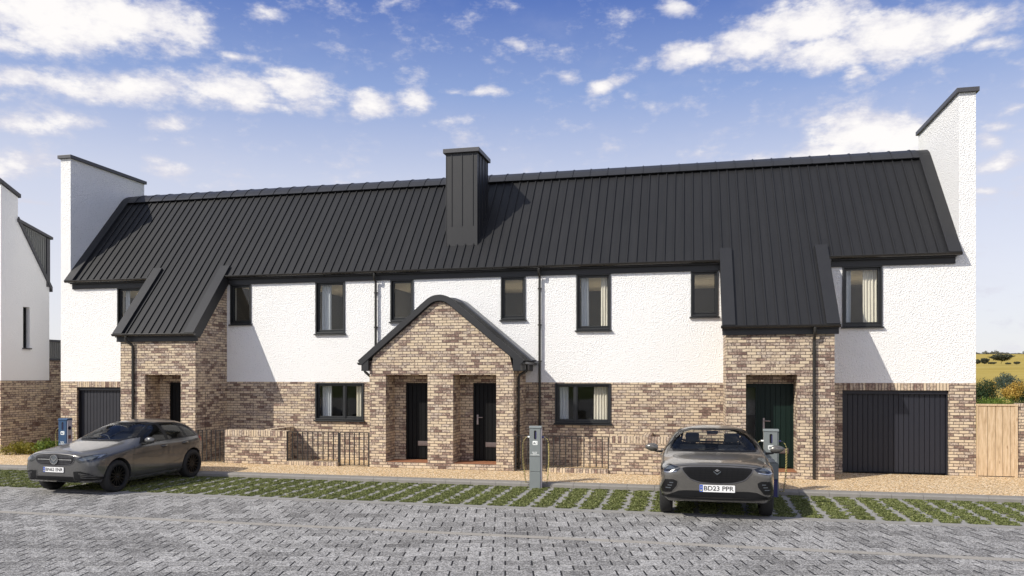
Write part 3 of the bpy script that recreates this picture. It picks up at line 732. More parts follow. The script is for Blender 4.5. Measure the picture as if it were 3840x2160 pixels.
def railing(x0,x1,zb,label,group,y=-1.42,plinth=None):
    t=thing('railing',label,'railing',((x0+x1)/2,y,0),group)
    zt=.875; n=max(2,round((x1-x0)/.140)); 
    r=MB(); r.box(x0,x1,y-.018,y+.018,zt-.012,zt); r.build('top_rail',M['iron'],t)
    r=MB(); r.box(x0,x1,y-.016,y+.016,zb+.03,zb+.042); r.build('bottom_rail',M['iron'],t)
    for i in range(n+1):
        x=x0+(x1-x0)*i/n; b=MB(); e=.0115 if 0<i<n else .014; z0=zb+.04 if 0<i<n else (zb if plinth else 0)
        b.box(x-e,x+e,y-e,y+e,z0,zt-.011); b.build('baluster',M['iron'],t)
    if plinth:
        pb=MB(); pb.box(x0,x1,y-.08,y+.12,0,.10); pb.build('brick_plinth',M['soldier'],t,bevel=.004)
    return t
GR='black iron railings before the houses'
railing(-10.315,-8.86,.10,'black iron railing on a brick plinth under the left ground floor window',GR,plinth=True)
railing(-8.82,-8.02,.0,'short black iron railing down to the gravel beside the gabled porch',GR)
railing(-12.98,-12.18,.0,'black iron railing in shade between the left porch and low garden wall',GR)
railing(-3.35,-1.88,.10,'black iron railing on a brick plinth under the right ground floor window',GR,plinth=True)
railing(-4.15,-3.39,.0,'short black iron railing behind the grey charging post near the gabled porch',GR)
railing(-.03,.80,.0,'black iron railing behind the saloon car against the right porch',GR)
# ================================================================== timber gate and far right pier
t=thing('timber_gate','pale vertical board timber gate at the right end of the terrace','gate',(6.95,-.03,0))
for i,(a,b) in enumerate(((6.55,6.745),(6.755,6.905),(6.915,7.06),(7.07,7.215),(7.225,7.31),)):
    MB().box(a,b,-.045,-.015,.02,1.64).build('board',M['wood'],t,bevel=.003)
m=MB(); m.box(7.312,7.375,-.055,-.005,.0,1.64); m.box(6.523,6.548,-.055,-.005,0,1.64); m.build('gate_post',M['wood'],t,bevel=.003)
MB().box(6.52,7.38,-.065,.0,1.641,1.685).build('top_rail',M['wood'],t,bevel=.003)
t=thing('brick_pier','brick boundary wall starting just right of the timber gate','brick wall',(7.6,.1,0))
MB().box(7.385,10.6,-.02,.20,0,1.62).build('brick_body',M['brick'],t)
MB().box(7.383,10.6,-.03,.21,1.621,1.70).build('coping',M['soldier'],t,bevel=.004)
# ================================================================== neighbour at the left
NX=-20.5; NZ=2.19
N=thing('neighbour_house','white rendered gable side of the neighbouring house in shade at far left','house',(-23,1,0))
pg=[(-.41,NZ),(1.43,NZ),(1.43,5.26),(.21,7.18),(.21,7.93),(-.41,8.20)]
# side wall with a narrow window: pieces round the opening
wy0,wy1,wz0,wz1=.40,.655,3.22,4.52
m=MB(); 
def zt(y): return 8.20+(y+.41)*(-.27/.62) if y<=.21 else 7.18+(y-.21)*(-1.92/1.22)
def yz(*p): m.quad(*[(NX,a,b) for a,b in p])
yz((-.41,NZ),(wy0,NZ),(wy0,zt(wy0)),(.21,7.18),(.21,7.93),(-.41,8.2)); yz((wy1,NZ),(1.43,NZ),(1.43,5.26),(wy1,zt(wy1)))
yz((wy0,NZ),(wy1,NZ),(wy1,wz0),(wy0,wz0)); yz((wy0,wz1),(wy1,wz1),(wy1,zt(wy1)),(wy0,zt(wy0)))
X2=NX-.16
m.quad((NX,wy0,wz0),(X2,wy0,wz0),(X2,wy0,wz1),(NX,wy0,wz1)); m.quad((NX,wy1,wz0),(NX,wy1,wz1),(X2,wy1,wz1),(X2,wy1,wz0)); m.quad((NX,wy0,wz1),(X2,wy0,wz1),(X2,wy1,wz1),(NX,wy1,wz1)); m.quad((NX,wy0,wz0),(NX,wy1,wz0),(X2,wy1,wz0),(X2,wy0,wz0))
m.quad((-27,-.41,NZ),(NX,-.41,NZ),(NX,-.41,8.2),(-27,-.41,8.2)); m.quad((NX,1.43,NZ),(-27,1.43,NZ),(-27,1.43,5.26),(NX,1.43,5.26)); m.quad((NX,.21,7.1),(-27,.21,7.1),(-27,.21,7.93),(NX,.21,7.93)); m.quad((NX,-.41,8.2),(NX,.21,7.93),(-27,.21,7.93),(-27,-.41,8.2))
m.recalc=False; m.build('render_wall',M['smooth_render'],N)
m=MB(); m.box(-27,NX+.004,-.414,1.44,0,NZ-.001); m.build('brick_base',M['brick'],N)
m=MB(); m.prism([(-.50,8.21+.05),(.27,7.92),(.27,8.03),(-.50,8.37)],'x',NX-.35,NX+.06); m.build('fin_coping',M['coping'],N)
m=MB(); m.prism([(.21,7.16),(1.52,5.10),(1.52,5.26),(.21,7.32)],'x',-27,NX+.05); m.build('roof',M['coping'],N)
f=MB(); f.box(X2-.03,X2,wy0,wy1,wz0,wz1); w_=f.build('window',M['frame'],N)
f=MB(); f.box(X2-.0005,X2+.03,wy0+.001,wy0+.04,wz0,wz1); f.box(X2-.0005,X2+.03,wy1-.04,wy1-.001,wz0,wz1); f.build('casement',M['frame'],w_)
MB().box(X2+.001,X2+.008,wy0+.04,wy1-.04,wz0+.02,wz1-.02).build('pane',M['glass'],w_)
MB().box(X2+.03,NX+.06,wy0-.03,wy1+.03,wz0-.04,wz0-.001).build('sill',M['coping'],w_)
# zinc sided dormer on its rear slope
d=MB(); d.prism([(.26,7.16),(1.43,5.33),(1.43,6.83),(.26,7.16)][:3]+[(.26,7.165)],'x',-24,NX-.02); dm=d.build('dormer',M['zinc'],N)
d=MB(); y=.36
while y<1.34:
    zl=zt(y)+.05; zh=7.165-(y-.26)*(.335/1.17)-.05
    if zh>zl: d.box(NX-.021,NX+.004,y-.008,y+.008,zl,zh)
    y+=.075
d.build('standing_seam',M['zinc'],dm)
d=MB(); d.prism([(.18,7.16),(1.52,6.82),(1.52,6.90),(.18,7.26)],'x',-24,NX+.07); d.build('dormer_coping',M['coping'],dm)
d=MB(); d.box(NX-.019,NX+.03,1.31,1.435,5.25,6.83); d.build('corner_trim',M['coping'],dm)
t=thing('single_storey_wing','single storey brick wing with ribbed zinc band between the two houses','outbuilding',(-22,3,0))
MB().box(-26,NX+.002,1.445,5.2,0,2.84).build('brick_wall',M['brick'],t)
m=MB(); m.box(-26,NX-.03,1.45,5.15,2.90,3.46); 
y=1.5
while y<5.1: m.box(NX-.031,NX-.005,y-.01,y+.01,2.91,3.45); y+=.09
m.build('zinc_band',M['zinc'],t)
m=MB(); m.box(-26,NX+.03,1.444,5.23,2.841,2.899); m.box(-26,NX+.01,1.444,5.2,3.461,3.53); m.build('coping',M['coping'],t)
# ================================================================== charging posts
def rrect(w,h,r,n=5):
    p=[]
    for cx,cz,a0 in ((w/2-r,h/2-r,0),(-w/2+r,h/2-r,90),(-w/2+r,-h/2+r,180),(w/2-r,-h/2+r,270)):
        for i in range(n+1): a=R(a0+90*i/n); p.append((cx+r*math.cos(a),cz+r*math.sin(a)))
    return p
def charging_post(x,y,ht,wd,dp,label,body,base,front_text=True,rz=0.0,side='post_side',sideplug=False):
    t=thing('charging_post',label,'charging post',(x,y,G),'electric car charging posts',world=False,rz=rz)
    m=MB(); m.box(-wd/2,wd/2-.022,-dp/2,dp/2,.37,ht-.05); m.build('body',body,t,bevel=.006)
    m=MB(); m.box(-wd/2-.001,wd/2-.023,-dp/2-.002,dp/2,0.0,.364); m.build('plinth',base,t,bevel=.005)
    m=MB(); m.box(wd/2-.021,wd/2,-dp/2+.015,dp/2-.004,.0,ht-.05); m.build('side_panel',M[side],t,bevel=.003)
    m=MB(); m.prism([(-dp/2-.012,ht-.048),(dp/2,ht-.048),(dp/2,ht),(-dp/2+.02,ht),(-dp/2-.012,ht-.028)],'x',-wd/2-.008,wd/2+.004); m.build('cap',body,t,bevel=.004)
    m=MB(); m.box(-wd/2+.002,wd/2-.024,-dp/2-.0015,-dp/2+.002,.69,.697); m.build('panel_joint',M['black_ink'],t)
    zs=ht-.19
    m=MB(); m.prism([(a*1.0-.005,zs+b) for a,b in rrect(.052,.19,.024)],'y',-dp/2-.003,-dp/2+.004); m.build('socket_slot',M['blackp'],t)
    m=MB(); m.prism([(a+.013,zs-.01+b) for a,b in rrect(.014,.15,.006)],'y',-dp/2-.005,-dp/2-.003); m.build('socket_glint',M['post_navy'],t)
    zi=ht-.365
    # icon: a car with a plug lead in a rounded white frame
    m=MB(); m.prism([(a-.005,zi+b) for a,b in rrect(.112,.088,.02)],'y',-dp/2-.003,-dp/2+.002); ic=m.build('icon_panel',M['white_ink'],t)
    m=MB(); q=-dp/2-.0045
    def pl(p,q0=q,q1=-dp/2-.0029): m.prism([(a-.005,zi+b) for a,b in p],'y',q0,q1)
    pl([(-.040,-.020),(.012,-.020),(.012,-.002),(.0,.002),(-.008,.018),(-.028,.018),(-.036,.002),(-.040,-.002)])
    pl([(-.037-.0,-.030),(-.024,-.030),(-.024,-.021),(-.037,-.021)]); pl([(-.004,-.030),(.009,-.030),(.009,-.021),(-.004,-.021)])
    pl([(.016,.016),(.046,.016),(.046,.022),(.016,.022)]); pl([(.040,-.026),(.046,-.026),(.046,.015),(.040,.015)]); pl([(.020,-.028),(.039,-.028),(.039,-.022),(.020,-.022)])
    m.build('icon',body,ic)
    if front_text:
        m=MB()
        for s,zz,wdt in (('ELECTRIC',.785,.105),('VEHICLE',.758,.085),('CHARGING STATION',.731,.195)):
            add_text(m,s,.03,lambda a,b,c,zz=zz:(a-.012,-dp/2-.0015-c*.3,zz+b),.002,.0006,wdt)
        m.build('lettering',M['white_ink'],t)
    for s in (-1,1):
        zc=ht-.245; ex=wd/2
        m=MB(); pp=[(s*(ex-.006),.0,zc),(s*(ex+.05),.0,zc+.004)]
        m.tube(pp,[.024,.018],10); pg=m.build('plug',M['post_navy'] if s>0 else M['white_ink'],t,smooth=True,autosmooth=40)
        path=[(s*(ex+.045),0,zc+.004),(s*(ex+.085),0,zc-.01),(s*(ex+.125),-.005,zc-.05),(s*(ex+.15),-.01,zc-.12)]
        # coiled lower run
        n=170; z0=zc-.14; z1=.12
        for i in range(n):
            f=i/(n-1); a=f*2*math.pi*26; zz=z0+(z1-z0)*f; cx=ex+.15+.012*math.sin(f*3)-.05*f*f
            path.append((s*(cx+.014*math.cos(a)),-.01+.05*f+.014*math.sin(a),zz))
        path+= [(s*(ex+.085),.08,.112),(s*(ex+.03),.10,.112)]
        m=MB(); m.tube(path,.0065,5); m.build('cable',M['cable'],t,smooth=True)
    return t
charging_post(-3.225,-3.56,1.352,.262,.13,'grey charging post right of the gabled porch, standing alone at the kerb with white lettering',M['post_grey'],M['post_grey'])
charging_post(1.60,-3.72,1.37,.285,.13,'pale grey charging post with a navy base behind the saloon car\'s mirror',M['post_grey'],M['post_navy'],side='post_grey')
t=charging_post(-15.21,-3.60,1.372,.26,.168,'dark blue charging post with pale side panel behind the hatchback bonnet',M['post_blue'],M['post_blue'],True)
m=MB(); m.tube([(.129,-.01,1.13),(.145,-.01,1.13)],.045,14); m.build('side_socket',M['blackp'],t)
m=MB(); m.box(.129,.133,-.05,.035,.86,.95); m.build('side_screen',M['red_ink'],t)
# ================================================================== planting
def leaf_cloud(name,mat,clumps,n,size,parent=None,flat=.0):
    """clumps: (x,y,z,rx,ry,rz) relative to the thing"""
    W=np.array([c[3]*c[4]*c[5] for c in clumps])**.67; W=W/W.sum(); P=[];Nn=[]
    for c,wt in zip(clumps,W):
        k=max(6,int(n*wt)); d=rng.normal(size=(k,3)); d/=np.linalg.norm(d,axis=1)[:,None]; r=rng.uniform(.25,1.0,k)**.5
        bumpy=1+.22*np.sin(d[:,0]*5+c[0]*3)*np.sin(d[:,2]*6+c[1])+rng.normal(0,.08,k)
        P.append(np.array(c[:3])+d*(r*bumpy)[:,None]*np.array(c[3:6])); Nn.append(d)
    P=np.concatenate(P); Nn=np.concatenate(Nn); n=len(P)
    nr=Nn+rng.normal(0,.75,(n,3)); nr/=np.linalg.norm(nr,axis=1)[:,None]
    a=rng.normal(size=(n,3)); u=np.cross(nr,a); u/=np.linalg.norm(u,axis=1)[:,None]; v=np.cross(nr,u); s=size*rng.uniform(.55,1.35,n)[:,None]
    V=np.empty((n,4,3)); V[:,0]=P-u*s; V[:,1]=P+v*s*.5; V[:,2]=P+u*s; V[:,3]=P-v*s*.5
    me=bpy.data.meshes.new(name); V=V.reshape(-1,3); me.vertices.add(len(V)); me.vertices.foreach_set('co',V.ravel().astype(np.float32))
    me.loops.add(n*4); me.loops.foreach_set('vertex_index',np.arange(n*4,dtype=np.int32)); me.polygons.add(n); me.polygons.foreach_set('loop_start',np.arange(0,n*4,4,dtype=np.int32)); me.polygons.foreach_set('loop_total',np.full(n,4,dtype=np.int32))
    me.update(); me.validate(); me.materials.append(mat); o=bpy.data.objects.new(name,me); COL.objects.link(o)
    if parent: o.parent=parent
    return o
def plant(kind,label,cat,pos,ht,wd,mat,n,size,trunk=.0,clumps=None,group=None):
    t=thing(kind,label,cat,pos,group,world=False)
    if clumps is None:
        clumps=[]
        z0=trunk; 
        for i in range(9):
            a=i*2.4; rr=wd*.28*math.sqrt((i+.3)/9); f=rng.uniform(.15,.85)
            clumps.append((rr*math.cos(a),rr*math.sin(a),z0+(ht-z0)*f,wd*rng.uniform(.2,.3),wd*rng.uniform(.2,.3),(ht-z0)*rng.uniform(.18,.3)))
        clumps.append((0,0,z0+(ht-z0)*.5,wd*.36,wd*.36,(ht-z0)*.46))
    leaf_cloud('crown',mat,clumps,n,size,t)
    m=MB(); tt=max(.03,ht*.018); m.tube([(0,0,-.1),(.02*ht,0,trunk*.6),(.01,.02*ht,max(trunk,.25*ht)),(0,0,ht*.7)],[tt*1.3,tt,tt*.8,tt*.3],7)
    for i in range(5):
        a=i*1.26+.4; z=max(trunk,.2*ht)+i*.06*ht; m.tube([(0,0,z),(wd*.14*math.cos(a),wd*.14*math.sin(a),z+.12*ht),(wd*.3*math.cos(a),wd*.3*math.sin(a),z+.2*ht)],[tt*.5,tt*.35,tt*.12],5)
    m.build('trunk',M['bark'],t,smooth=True)
    return t
def gp(px,t):   # ground position at depth t behind picture column px
    u=(px-1920)/FPX; X=t*(-SN+u*CS); Y=t*(CS+u*SN)-20; return X,Y
def W_(px,t): return px*t/FPX
def at(px,t): X,Y=gp(px,t); return (X,Y,terrain_z(Y))
def ztop(py,t): return HC+(1408.2-py)*t/FPX
def pl(kind,label,cat,px,t,pyt,wpx,mat,n,size,trunk=.0,group=None):
    p=at(px,t); return plant(kind,label,cat,p,ztop(pyt,t)-p[2],W_(wpx,t),mat,n,size,trunk,group=group)
pl('shrub','dark green rounded shrub behind the left half of the timber gate','shrub',3690,56,1424,125,M['leaf_dark'],5200,.055)
pl('shrub','tall grey green shrub rising behind the small golden tree','shrub',3793,64,1404,140,M['leaf_grey'],7200,.06)
pl('tree','small golden leaved tree with thin pale trunk above the gate','tree',3797,47,1434,88,M['leaf_gold'],3400,.05,trunk=.80)
pl('hedge','low lime green hedge just above the timber gate','hedge',3725,44,1492,150,M['leaf_lime'],3800,.045)
pl('shrub','dark shrub at the right edge above the brick wall','shrub',3860,52,1450,110,M['leaf_dark'],3500,.055)
pl('shrub','autumn orange shrub peeping between the two green shrubs','shrub',3722,72,1430,50,M['leaf_gold'],700,.06)
FG='trees in the hedgerow across the golden field'
pl('tree','broad dark spreading tree in the hedgerow across the golden field','tree',3754,400,1330,84,M['leaf_far'],4200,.42,trunk=1.3,group=FG)
pl('tree','round bushy tree left of the spreading tree in the hedgerow','tree',3692,398,1344,34,M['leaf_far'],1700,.36,group=FG)
pl('tree','hedgerow tree at the very edge of the white fin','tree',3664,396,1348,30,M['leaf_far'],1500,.36,group=FG)
pl('bush','low hedgerow bush just left of the spreading tree','bush',3720,394,1358,34,M['leaf_far'],1200,.3,group=FG)
pl('bush','small bush beneath the right side of the spreading tree','bush',3780,394,1360,24,M['leaf_far'],900,.3,group=FG)
pl('bush','pale bush alone right of the spreading tree','bush',3812,394,1356,26,M['leaf_far'],900,.3,group=FG)
cl=[]
t0=at(3750,905)
for i in range(44):
    px=3560+i*9+rng.uniform(-3,3); X,Y=gp(px,905); h=rng.uniform(2.6,6.4); cl.append((X-t0[0],Y-t0[1]+rng.uniform(-6,6),h*.45,rng.uniform(2.2,4.0),3,h*.55))
o=leaf_cloud('treeline',M['leaf_farther'],cl,9000,.75); o.location=t0; tag(o,'hazy line of far trees along the skyline above the fields','trees',kind='stuff')
pg_=[]
for i in range(15):
    px=50+i*6; pg_.append(px)
def bed(label,cx,cy,wd,ht,mat,n):
    cl=[]
    for i in range(11): cl.append((rng.uniform(-wd/2,wd/2),rng.uniform(-.3,.3),ht*rng.uniform(.25,.55),rng.uniform(.16,.3),rng.uniform(.16,.28),ht*rng.uniform(.3,.5)))
    t=thing('shrub',label,'shrub',(cx,cy,0),'low shrubs by the neighbour\'s wall',world=False)
    leaf_cloud('foliage',mat,cl,n,.032,t)
    m=MB()
    for c in cl[:7]: m.tube([(c[0]*.6,c[1],-.02),(c[0],c[1],c[2])],[.012,.005],5)
    m.build('stem',M['bark'],t)
bed('yellow green shrub at the foot of the neighbour\'s brick wall',-19.25,-.70,1.0,.44,M['leaf_yellow'],2600)
bed('lime green shrub beside the blue charging post',-18.25,-.75,.9,.54,M['leaf_lime'],3000)

# ================================================================== cars
from mathutils.geometry import delaunay_2d_cdt
def loft_body(st):
    bm=bmesh.new(); rings=[]
    for s in st:
        a,zb,wb=s[0],s[1],s[2]; rows=[(wb,zb)]+list(s[3:8]); z8=s[8]
        ring=[bm.verts.new((0,a,zb))]+[bm.verts.new((w,a,z)) for w,z in rows]+[bm.verts.new((0,a,z8))]+[bm.verts.new((-w,a,z)) for w,z in rows[::-1]]
        rings.append(ring)
    n=len(rings[0]); cl=bm.edges.layers.float.new('crease_edge')
    for r0,r1 in zip(rings,rings[1:]):
        for i in range(n): bm.faces.new((r0[i],r0[(i+1)%n],r1[(i+1)%n],r1[i]))
    bm.faces.new(rings[0][::-1]); bm.faces.new(rings[-1])
    for r0,r1 in zip(rings,rings[1:]):
        for i,c in ((1,.5),(n-1,.5),(4,.35),(n-4,.35)):
            e=bm.edges.get((r0[i],r1[i]))
            if e: e[cl]=c
    bmesh.ops.recalc_face_normals(bm,faces=bm.faces)
    me=bpy.data.meshes.new('b'); bm.to_mesh(me); bm.free()
    o=bpy.data.objects.new('b',me); COL.objects.link(o)
    md=o.modifiers.new('s','SUBSURF'); md.levels=3; md.render_levels=3
    dg=bpy.context.evaluated_depsgraph_get(); me2=bpy.data.meshes.new_from_object(o.evaluated_get(dg)); bpy.data.objects.remove(o); bpy.data.meshes.remove(me)
    return me2
def boolean_cut(me,cutters):
    o=bpy.data.objects.new('b',me); COL.objects.link(o); tmp=[]
    for mb in cutters:
        c=mb.build('cut',None); tmp.append(c); md=o.modifiers.new('c','BOOLEAN'); md.operation='DIFFERENCE'; md.object=c; md.solver='EXACT'
    dg=bpy.context.evaluated_depsgraph_get(); me2=bpy.data.meshes.new_from_object(o.evaluated_get(dg))
    bpy.data.objects.remove(o)
    for c in tmp: bpy.data.objects.remove(c)
    return me2
def inpoly(p,poly):
    x,y=p; c=False; n=len(poly)
    for i in range(n):
        x1,y1=poly[i]; x2,y2=poly[i-1]
        if (y1>y)!=(y2>y) and x<(x2-x1)*(y-y1)/(y2-y1)+x1: c=not c
    return c
def resample(poly,step):
    out=[]; n=len(poly)
    for i in range(n):
        a=Vector(poly[i]);b=Vector(poly[(i+1)%n]); k=max(1,int((b-a).length/step))
        for j in range(k): out.append(tuple(a+(b-a)*j/k))
    return out
def smooth_poly(poly,k=2):
    for _ in range(k):
        q=[]; n=len(poly)
        for i in range(n):
            a=Vector(poly[i]);b=Vector(poly[(i+1)%n]); q+=[tuple(a*.82+b*.18),tuple(a*.18+b*.82)]
        poly=q
    return poly
class Car:
    def __init__(s,root,bvh): s.root=root; s.bvh=bvh
    def cast(s,p,mode,side=1):
        if mode=='side': o,d=Vector((side*3,p[0],p[1])),Vector((-side,0,0))
        elif mode=='front': o,d=Vector((p[0],-4,p[1])),Vector((0,1,0))
        elif mode=='rear': o,d=Vector((p[0],8,p[1])),Vector((0,-1,0))
        else: o,d=Vector((p[0],p[1],5)),Vector((0,0,-1))
        h=s.bvh.ray_cast(o,d); return h[0],h[1]
    def patch_into(s,mb,poly,mode,off,side=1,step=.03,th=.0):
        rp=resample(poly,step); xs=[p[0] for p in rp]; ys=[p[1] for p in rp]
        pts=[Vector(p) for p in rp]; n=len(pts); edges=[(i,(i+1)%n) for i in range(n)]
        x=min(xs)+step/2
        while x<max(xs):
            y=min(ys)+step/2
            while y<max(ys):
                if inpoly((x,y),rp) and min((Vector((x,y))-q).length for q in pts[:n])>step*.45: pts.append(Vector((x,y)))
                y+=step
            x+=step
        vs,es,fs,_,_,_=delaunay_2d_cdt(pts,edges,[],1,1e-6)
        i0=len(mb.v); ok=[]
        for v in vs:
            h,nr=s.cast(v,mode,side)
            if h is None: ok.append(False); mb.v.append((0,0,0))
            else: ok.append(True); mb.v.append(tuple(h+nr*off))
        good=[f for f in fs if all(ok[i] for i in f) and max((Vector(mb.v[i0+f[i]])-Vector(mb.v[i0+f[i-1]])).length for i in range(len(f)))<step*12]
        # keep the one connected piece
        par=list(range(len(vs)))
        def fd(x):
            while par[x]!=x: par[x]=par[par[x]]; x=par[x]
            return x
        for f in good:
            for q in f[1:]: par[fd(q)]=fd(f[0])
        cnt={}
        for f in good: cnt[fd(f[0])]=cnt.get(fd(f[0]),0)+1
        if cnt:
            best=max(cnt,key=cnt.get)
            for f in good:
                if fd(f[0])==best: mb.f.append(tuple(i0+i for i in f))
    def patch(s,name,mat,poly,mode,off=.004,side=1,step=.03,parent=None,both=False):
        mb=MB(); 
        for sd in ((1,-1) if both else (side,)):
            pp=[(p[0]*sd,p[1]) for p in poly] if (mode!='side') else poly
            s.patch_into(mb,pp,mode,off,sd,step)
        o=mb.build(name,mat,parent or s.root,smooth=True); return o
    def line_into(s,mb,pts,mode,w,off,side=1):
        """a thin raised band that follows a polyline on the body"""
        path=[]; P=[Vector(p) for p in pts]
        q=[]
        for a,b in zip(P,P[1:]):
            k=max(1,int((b-a).length/.03)); q+= [a+(b-a)*j/k for j in range(k)]
        q.append(P[-1])
        L=[]
        for i,p in enumerate(q):
            t=(q[min(i+1,len(q)-1)]-q[max(i-1,0)]).normalized(); nn=Vector((-t.y,t.x))*w/2
            h1,n1=s.cast(p+nn,mode,side); h2,n2=s.cast(p-nn,mode,side)
            L.append(None if h1 is None or h2 is None else (h1+n1*off,h2+n2*off))
        for a,b in zip(L,L[1:]):
            if a and b and (a[0]-b[0]).length<.15: mb.quad(a[0],b[0],b[1],a[1])
    def ring_into(s,mb,poly,mode,w,off,side=1):
        rp=[Vector(p) for p in resample(poly,.035)]; n=len(rp); c=sum(rp,Vector((0,0)))/n; O=[]
        area=sum(rp[i-1].x*rp[i].y-rp[i].x*rp[i-1].y for i in range(n)); sg=1 if area>0 else -1
        for i in range(n):
            t=(rp[(i+1)%n]-rp[i-1]).normalized(); nn=Vector((-t.y,t.x))*sg
            h1,n1=s.cast(rp[i]-nn*.004,mode,side); h2,n2=s.cast(rp[i]+nn*w,mode,side)
            O.append(None if h1 is None or h2 is None else (h1+n1*off,h2+n2*off))
        for i in range(n):
            a,b=O[i-1],O[i]
            if a and b and (a[0]-b[0]).length<.2 and (a[1]-b[1]).length<.2: mb.quad(a[0],b[0],b[1],a[1])
def lathe(mb,prof_,cx,cy,cz,n=40,sgn=1):
    """profile (lateral, radius) revolved about the axle"""
    i0=len(mb.v); k=len(prof_)
    for j in range(n):
        a=2*math.pi*j/n
        for l,r in prof_: mb.v.append((cx+sgn*l,cy+r*math.cos(a),cz+r*math.sin(a)))
    for j in range(n):
        for q in range(k-1):
            a=i0+j*k+q; b=i0+((j+1)%n)*k+q; mb.f.append((a,a+1,b+1,b))
def wheel(root,b,a,rad,wd,spokes,sgn):
    """b = lateral position of the outer face"""
    z=rad
    hub=MB(); lathe(hub,[(-wd+.02,.03),(-wd+.02,rad*.62),(-.09,rad*.62),(-.09,.0)],b,a,z,28,sgn); hb=hub.build('wheel',M['blackp'],root,smooth=True,autosmooth=35)
    t=MB(); R1=rad
    lathe(t,[(-wd,rad*.66),(-wd-.004,rad*.74),(-wd+.012,rad*.95),(-wd+.035,R1),(-wd*.5,R1+.002),(-.035,R1),(-.010,rad*.95),(.006,rad*.80),(-.006,rad*.70),(-.012,rad*.66)],b,a,z,44,sgn)
    t.build('tyre',M['tyre'],hb,smooth=True,autosmooth=60)
    r=MB(); lathe(r,[(-.10,rad*.60),(-.012,rad*.665),(-.002,rad*.70),(.004,rad*.685),(-.006,rad*.63),(-.06,rad*.585)],b,a,z,44,sgn)
    lathe(r,[(-.045,.0),(-.02,.03),(-.022,.055),(-.06,.075)],b,a,z,20,sgn)
    for i in range(spokes):
        an=2*math.pi*i/spokes; ca,sa=math.cos(an),math.sin(an)
        def P(rr,tt,l): return (b+sgn*l,a+rr*ca-tt*sa,z+rr*sa+tt*ca)
        r0,r1=.045,rad*.645
        for (q0,q1) in (((r0,.016,-.026),(r1,.013,-.014)),):
            v=[P(r0,-.016,-.05),P(r0,.016,-.05),P(r0,.011,-.024),P(r0,-.011,-.024),P(r1,-.013,-.05),P(r1,.013,-.05),P(r1,.008,-.010),P(r1,-.008,-.010)]
            i0=len(r.v); r.v+=v
            for f in ((3,2,1,0),(4,5,6,7),(0,1,5,4),(1,2,6,5),(2,3,7,6),(3,0,4,7)): r.f.append(tuple(i0+x for x in f))
    r.build('rim',M['rim'],hb,smooth=True,autosmooth=30)
    return hb
def plate(root,text,a,z,wd,ht,b0=0.0,tilt=.0):
    m=MB(); m.prism([(b0+p,z+q) for p,q in rrect(wd,ht,.012)],'y',a-.012,a); pl_=m.build('number_plate',M['white_plate'],root)
    m=MB(); m.box(b0-wd/2+.001,b0-wd/2+wd*.095,a-.0138,a-.0118,z-ht/2+.002,z+ht/2-.002); bd=m.build('blue_band',M['blue_band'],pl_)
    m=MB(); add_text(m,text,ht*.9,lambda x,y,c:(b0+x+wd*.045,a-.0142-c*.3,z+y),.003,.0011,wd*.84)
    # pull the lettering to the right cap height
    m.build('lettering',M['black_ink'],pl_)
    m=MB(); cx=b0-wd/2+wd*.048
    for i in range(12):
        t=i*math.pi/6; m.box(cx+.010*math.cos(t)-.002,cx+.010*math.cos(t)+.002,a-.0146,a-.0137,z+ht*.16+.010*math.sin(t)-.002,z+ht*.16+.010*math.sin(t)+.002)
    m.box(cx-.011,cx+.011,a-.0146,a-.0137,z-ht*.34,z-ht*.20)
    m.build('band_mark',M['yellow_ink'],pl_)
def mirror(root,b,a,z,mat,sgn,kx=1.0):
    m=MB(); n=14; prof_=[]
    # housing: rounded shell, tapered to the outside
    rows=9
    i0=len(m.v)
    for j in range(rows+1):
        f=j/rows; x=(-.02+.235*f)*kx; s=math.sin(math.pi*min(1,max(0,.10+.86*f)))**.55
        for q in range(n):
            t=2*math.pi*q/n; dy=.062*math.cos(t)*s; dz=.082*math.sin(t)*s*(1-.15*f)
            if dy>0: dy*=.55
            m.v.append((b+sgn*x,a+dy,z+dz+.008*f))
    for j in range(rows):
        for q in range(n): m.f.append((i0+j*n+q,i0+j*n+(q+1)%n,i0+(j+1)*n+(q+1)%n,i0+(j+1)*n+q))
    m.f.append(tuple(i0+q for q in range(n))); m.f.append(tuple(i0+rows*n+q for q in range(n)))
    o=m.build('door_mirror',mat,root,smooth=True,autosmooth=50)
    s=MB(); s.prism([(b-sgn*.11,z-.10),(b+sgn*.03,z-.085),(b+sgn*.05,z-.055),(b-sgn*.11,z-.055)],'y',a-.03,a+.02); s.build('mirror_stalk',M['blackp'],o,bevel=.008)
    g=MB(); g.prism([(b+sgn*.10*kx+p,z+q) for p,q in rrect(.17*kx,.105,.03)],'y',a+.028,a+.036); g.build('mirror_glass',M['chrome'],o)
def seats(root,b,a,z,w=.5):
    for x in (-b,b):
        m=MB(); m.prism([(a,z+.0),(a+.13,z+.0),(a+.24,z+.58),(a+.14,z+.60)],'x',x-w/2,x+w/2); m.prism([(a-.48,z-.08),(a+.1,z-.10),(a+.1,z+.06),(a-.48,z+.10)],'x',x-w/2,x+w/2)
        o=m.build('seat',M['seat'],root,bevel=.05,smooth=True,autosmooth=50)
        h=MB(); h.prism([(a+.16,z+.64),(a+.26,z+.63),(a+.28,z+.80),(a+.20,z+.82)],'x',x-.13,x+.13); h.build('headrest',M['seat'],o,bevel=.03,smooth=True,autosmooth=50)
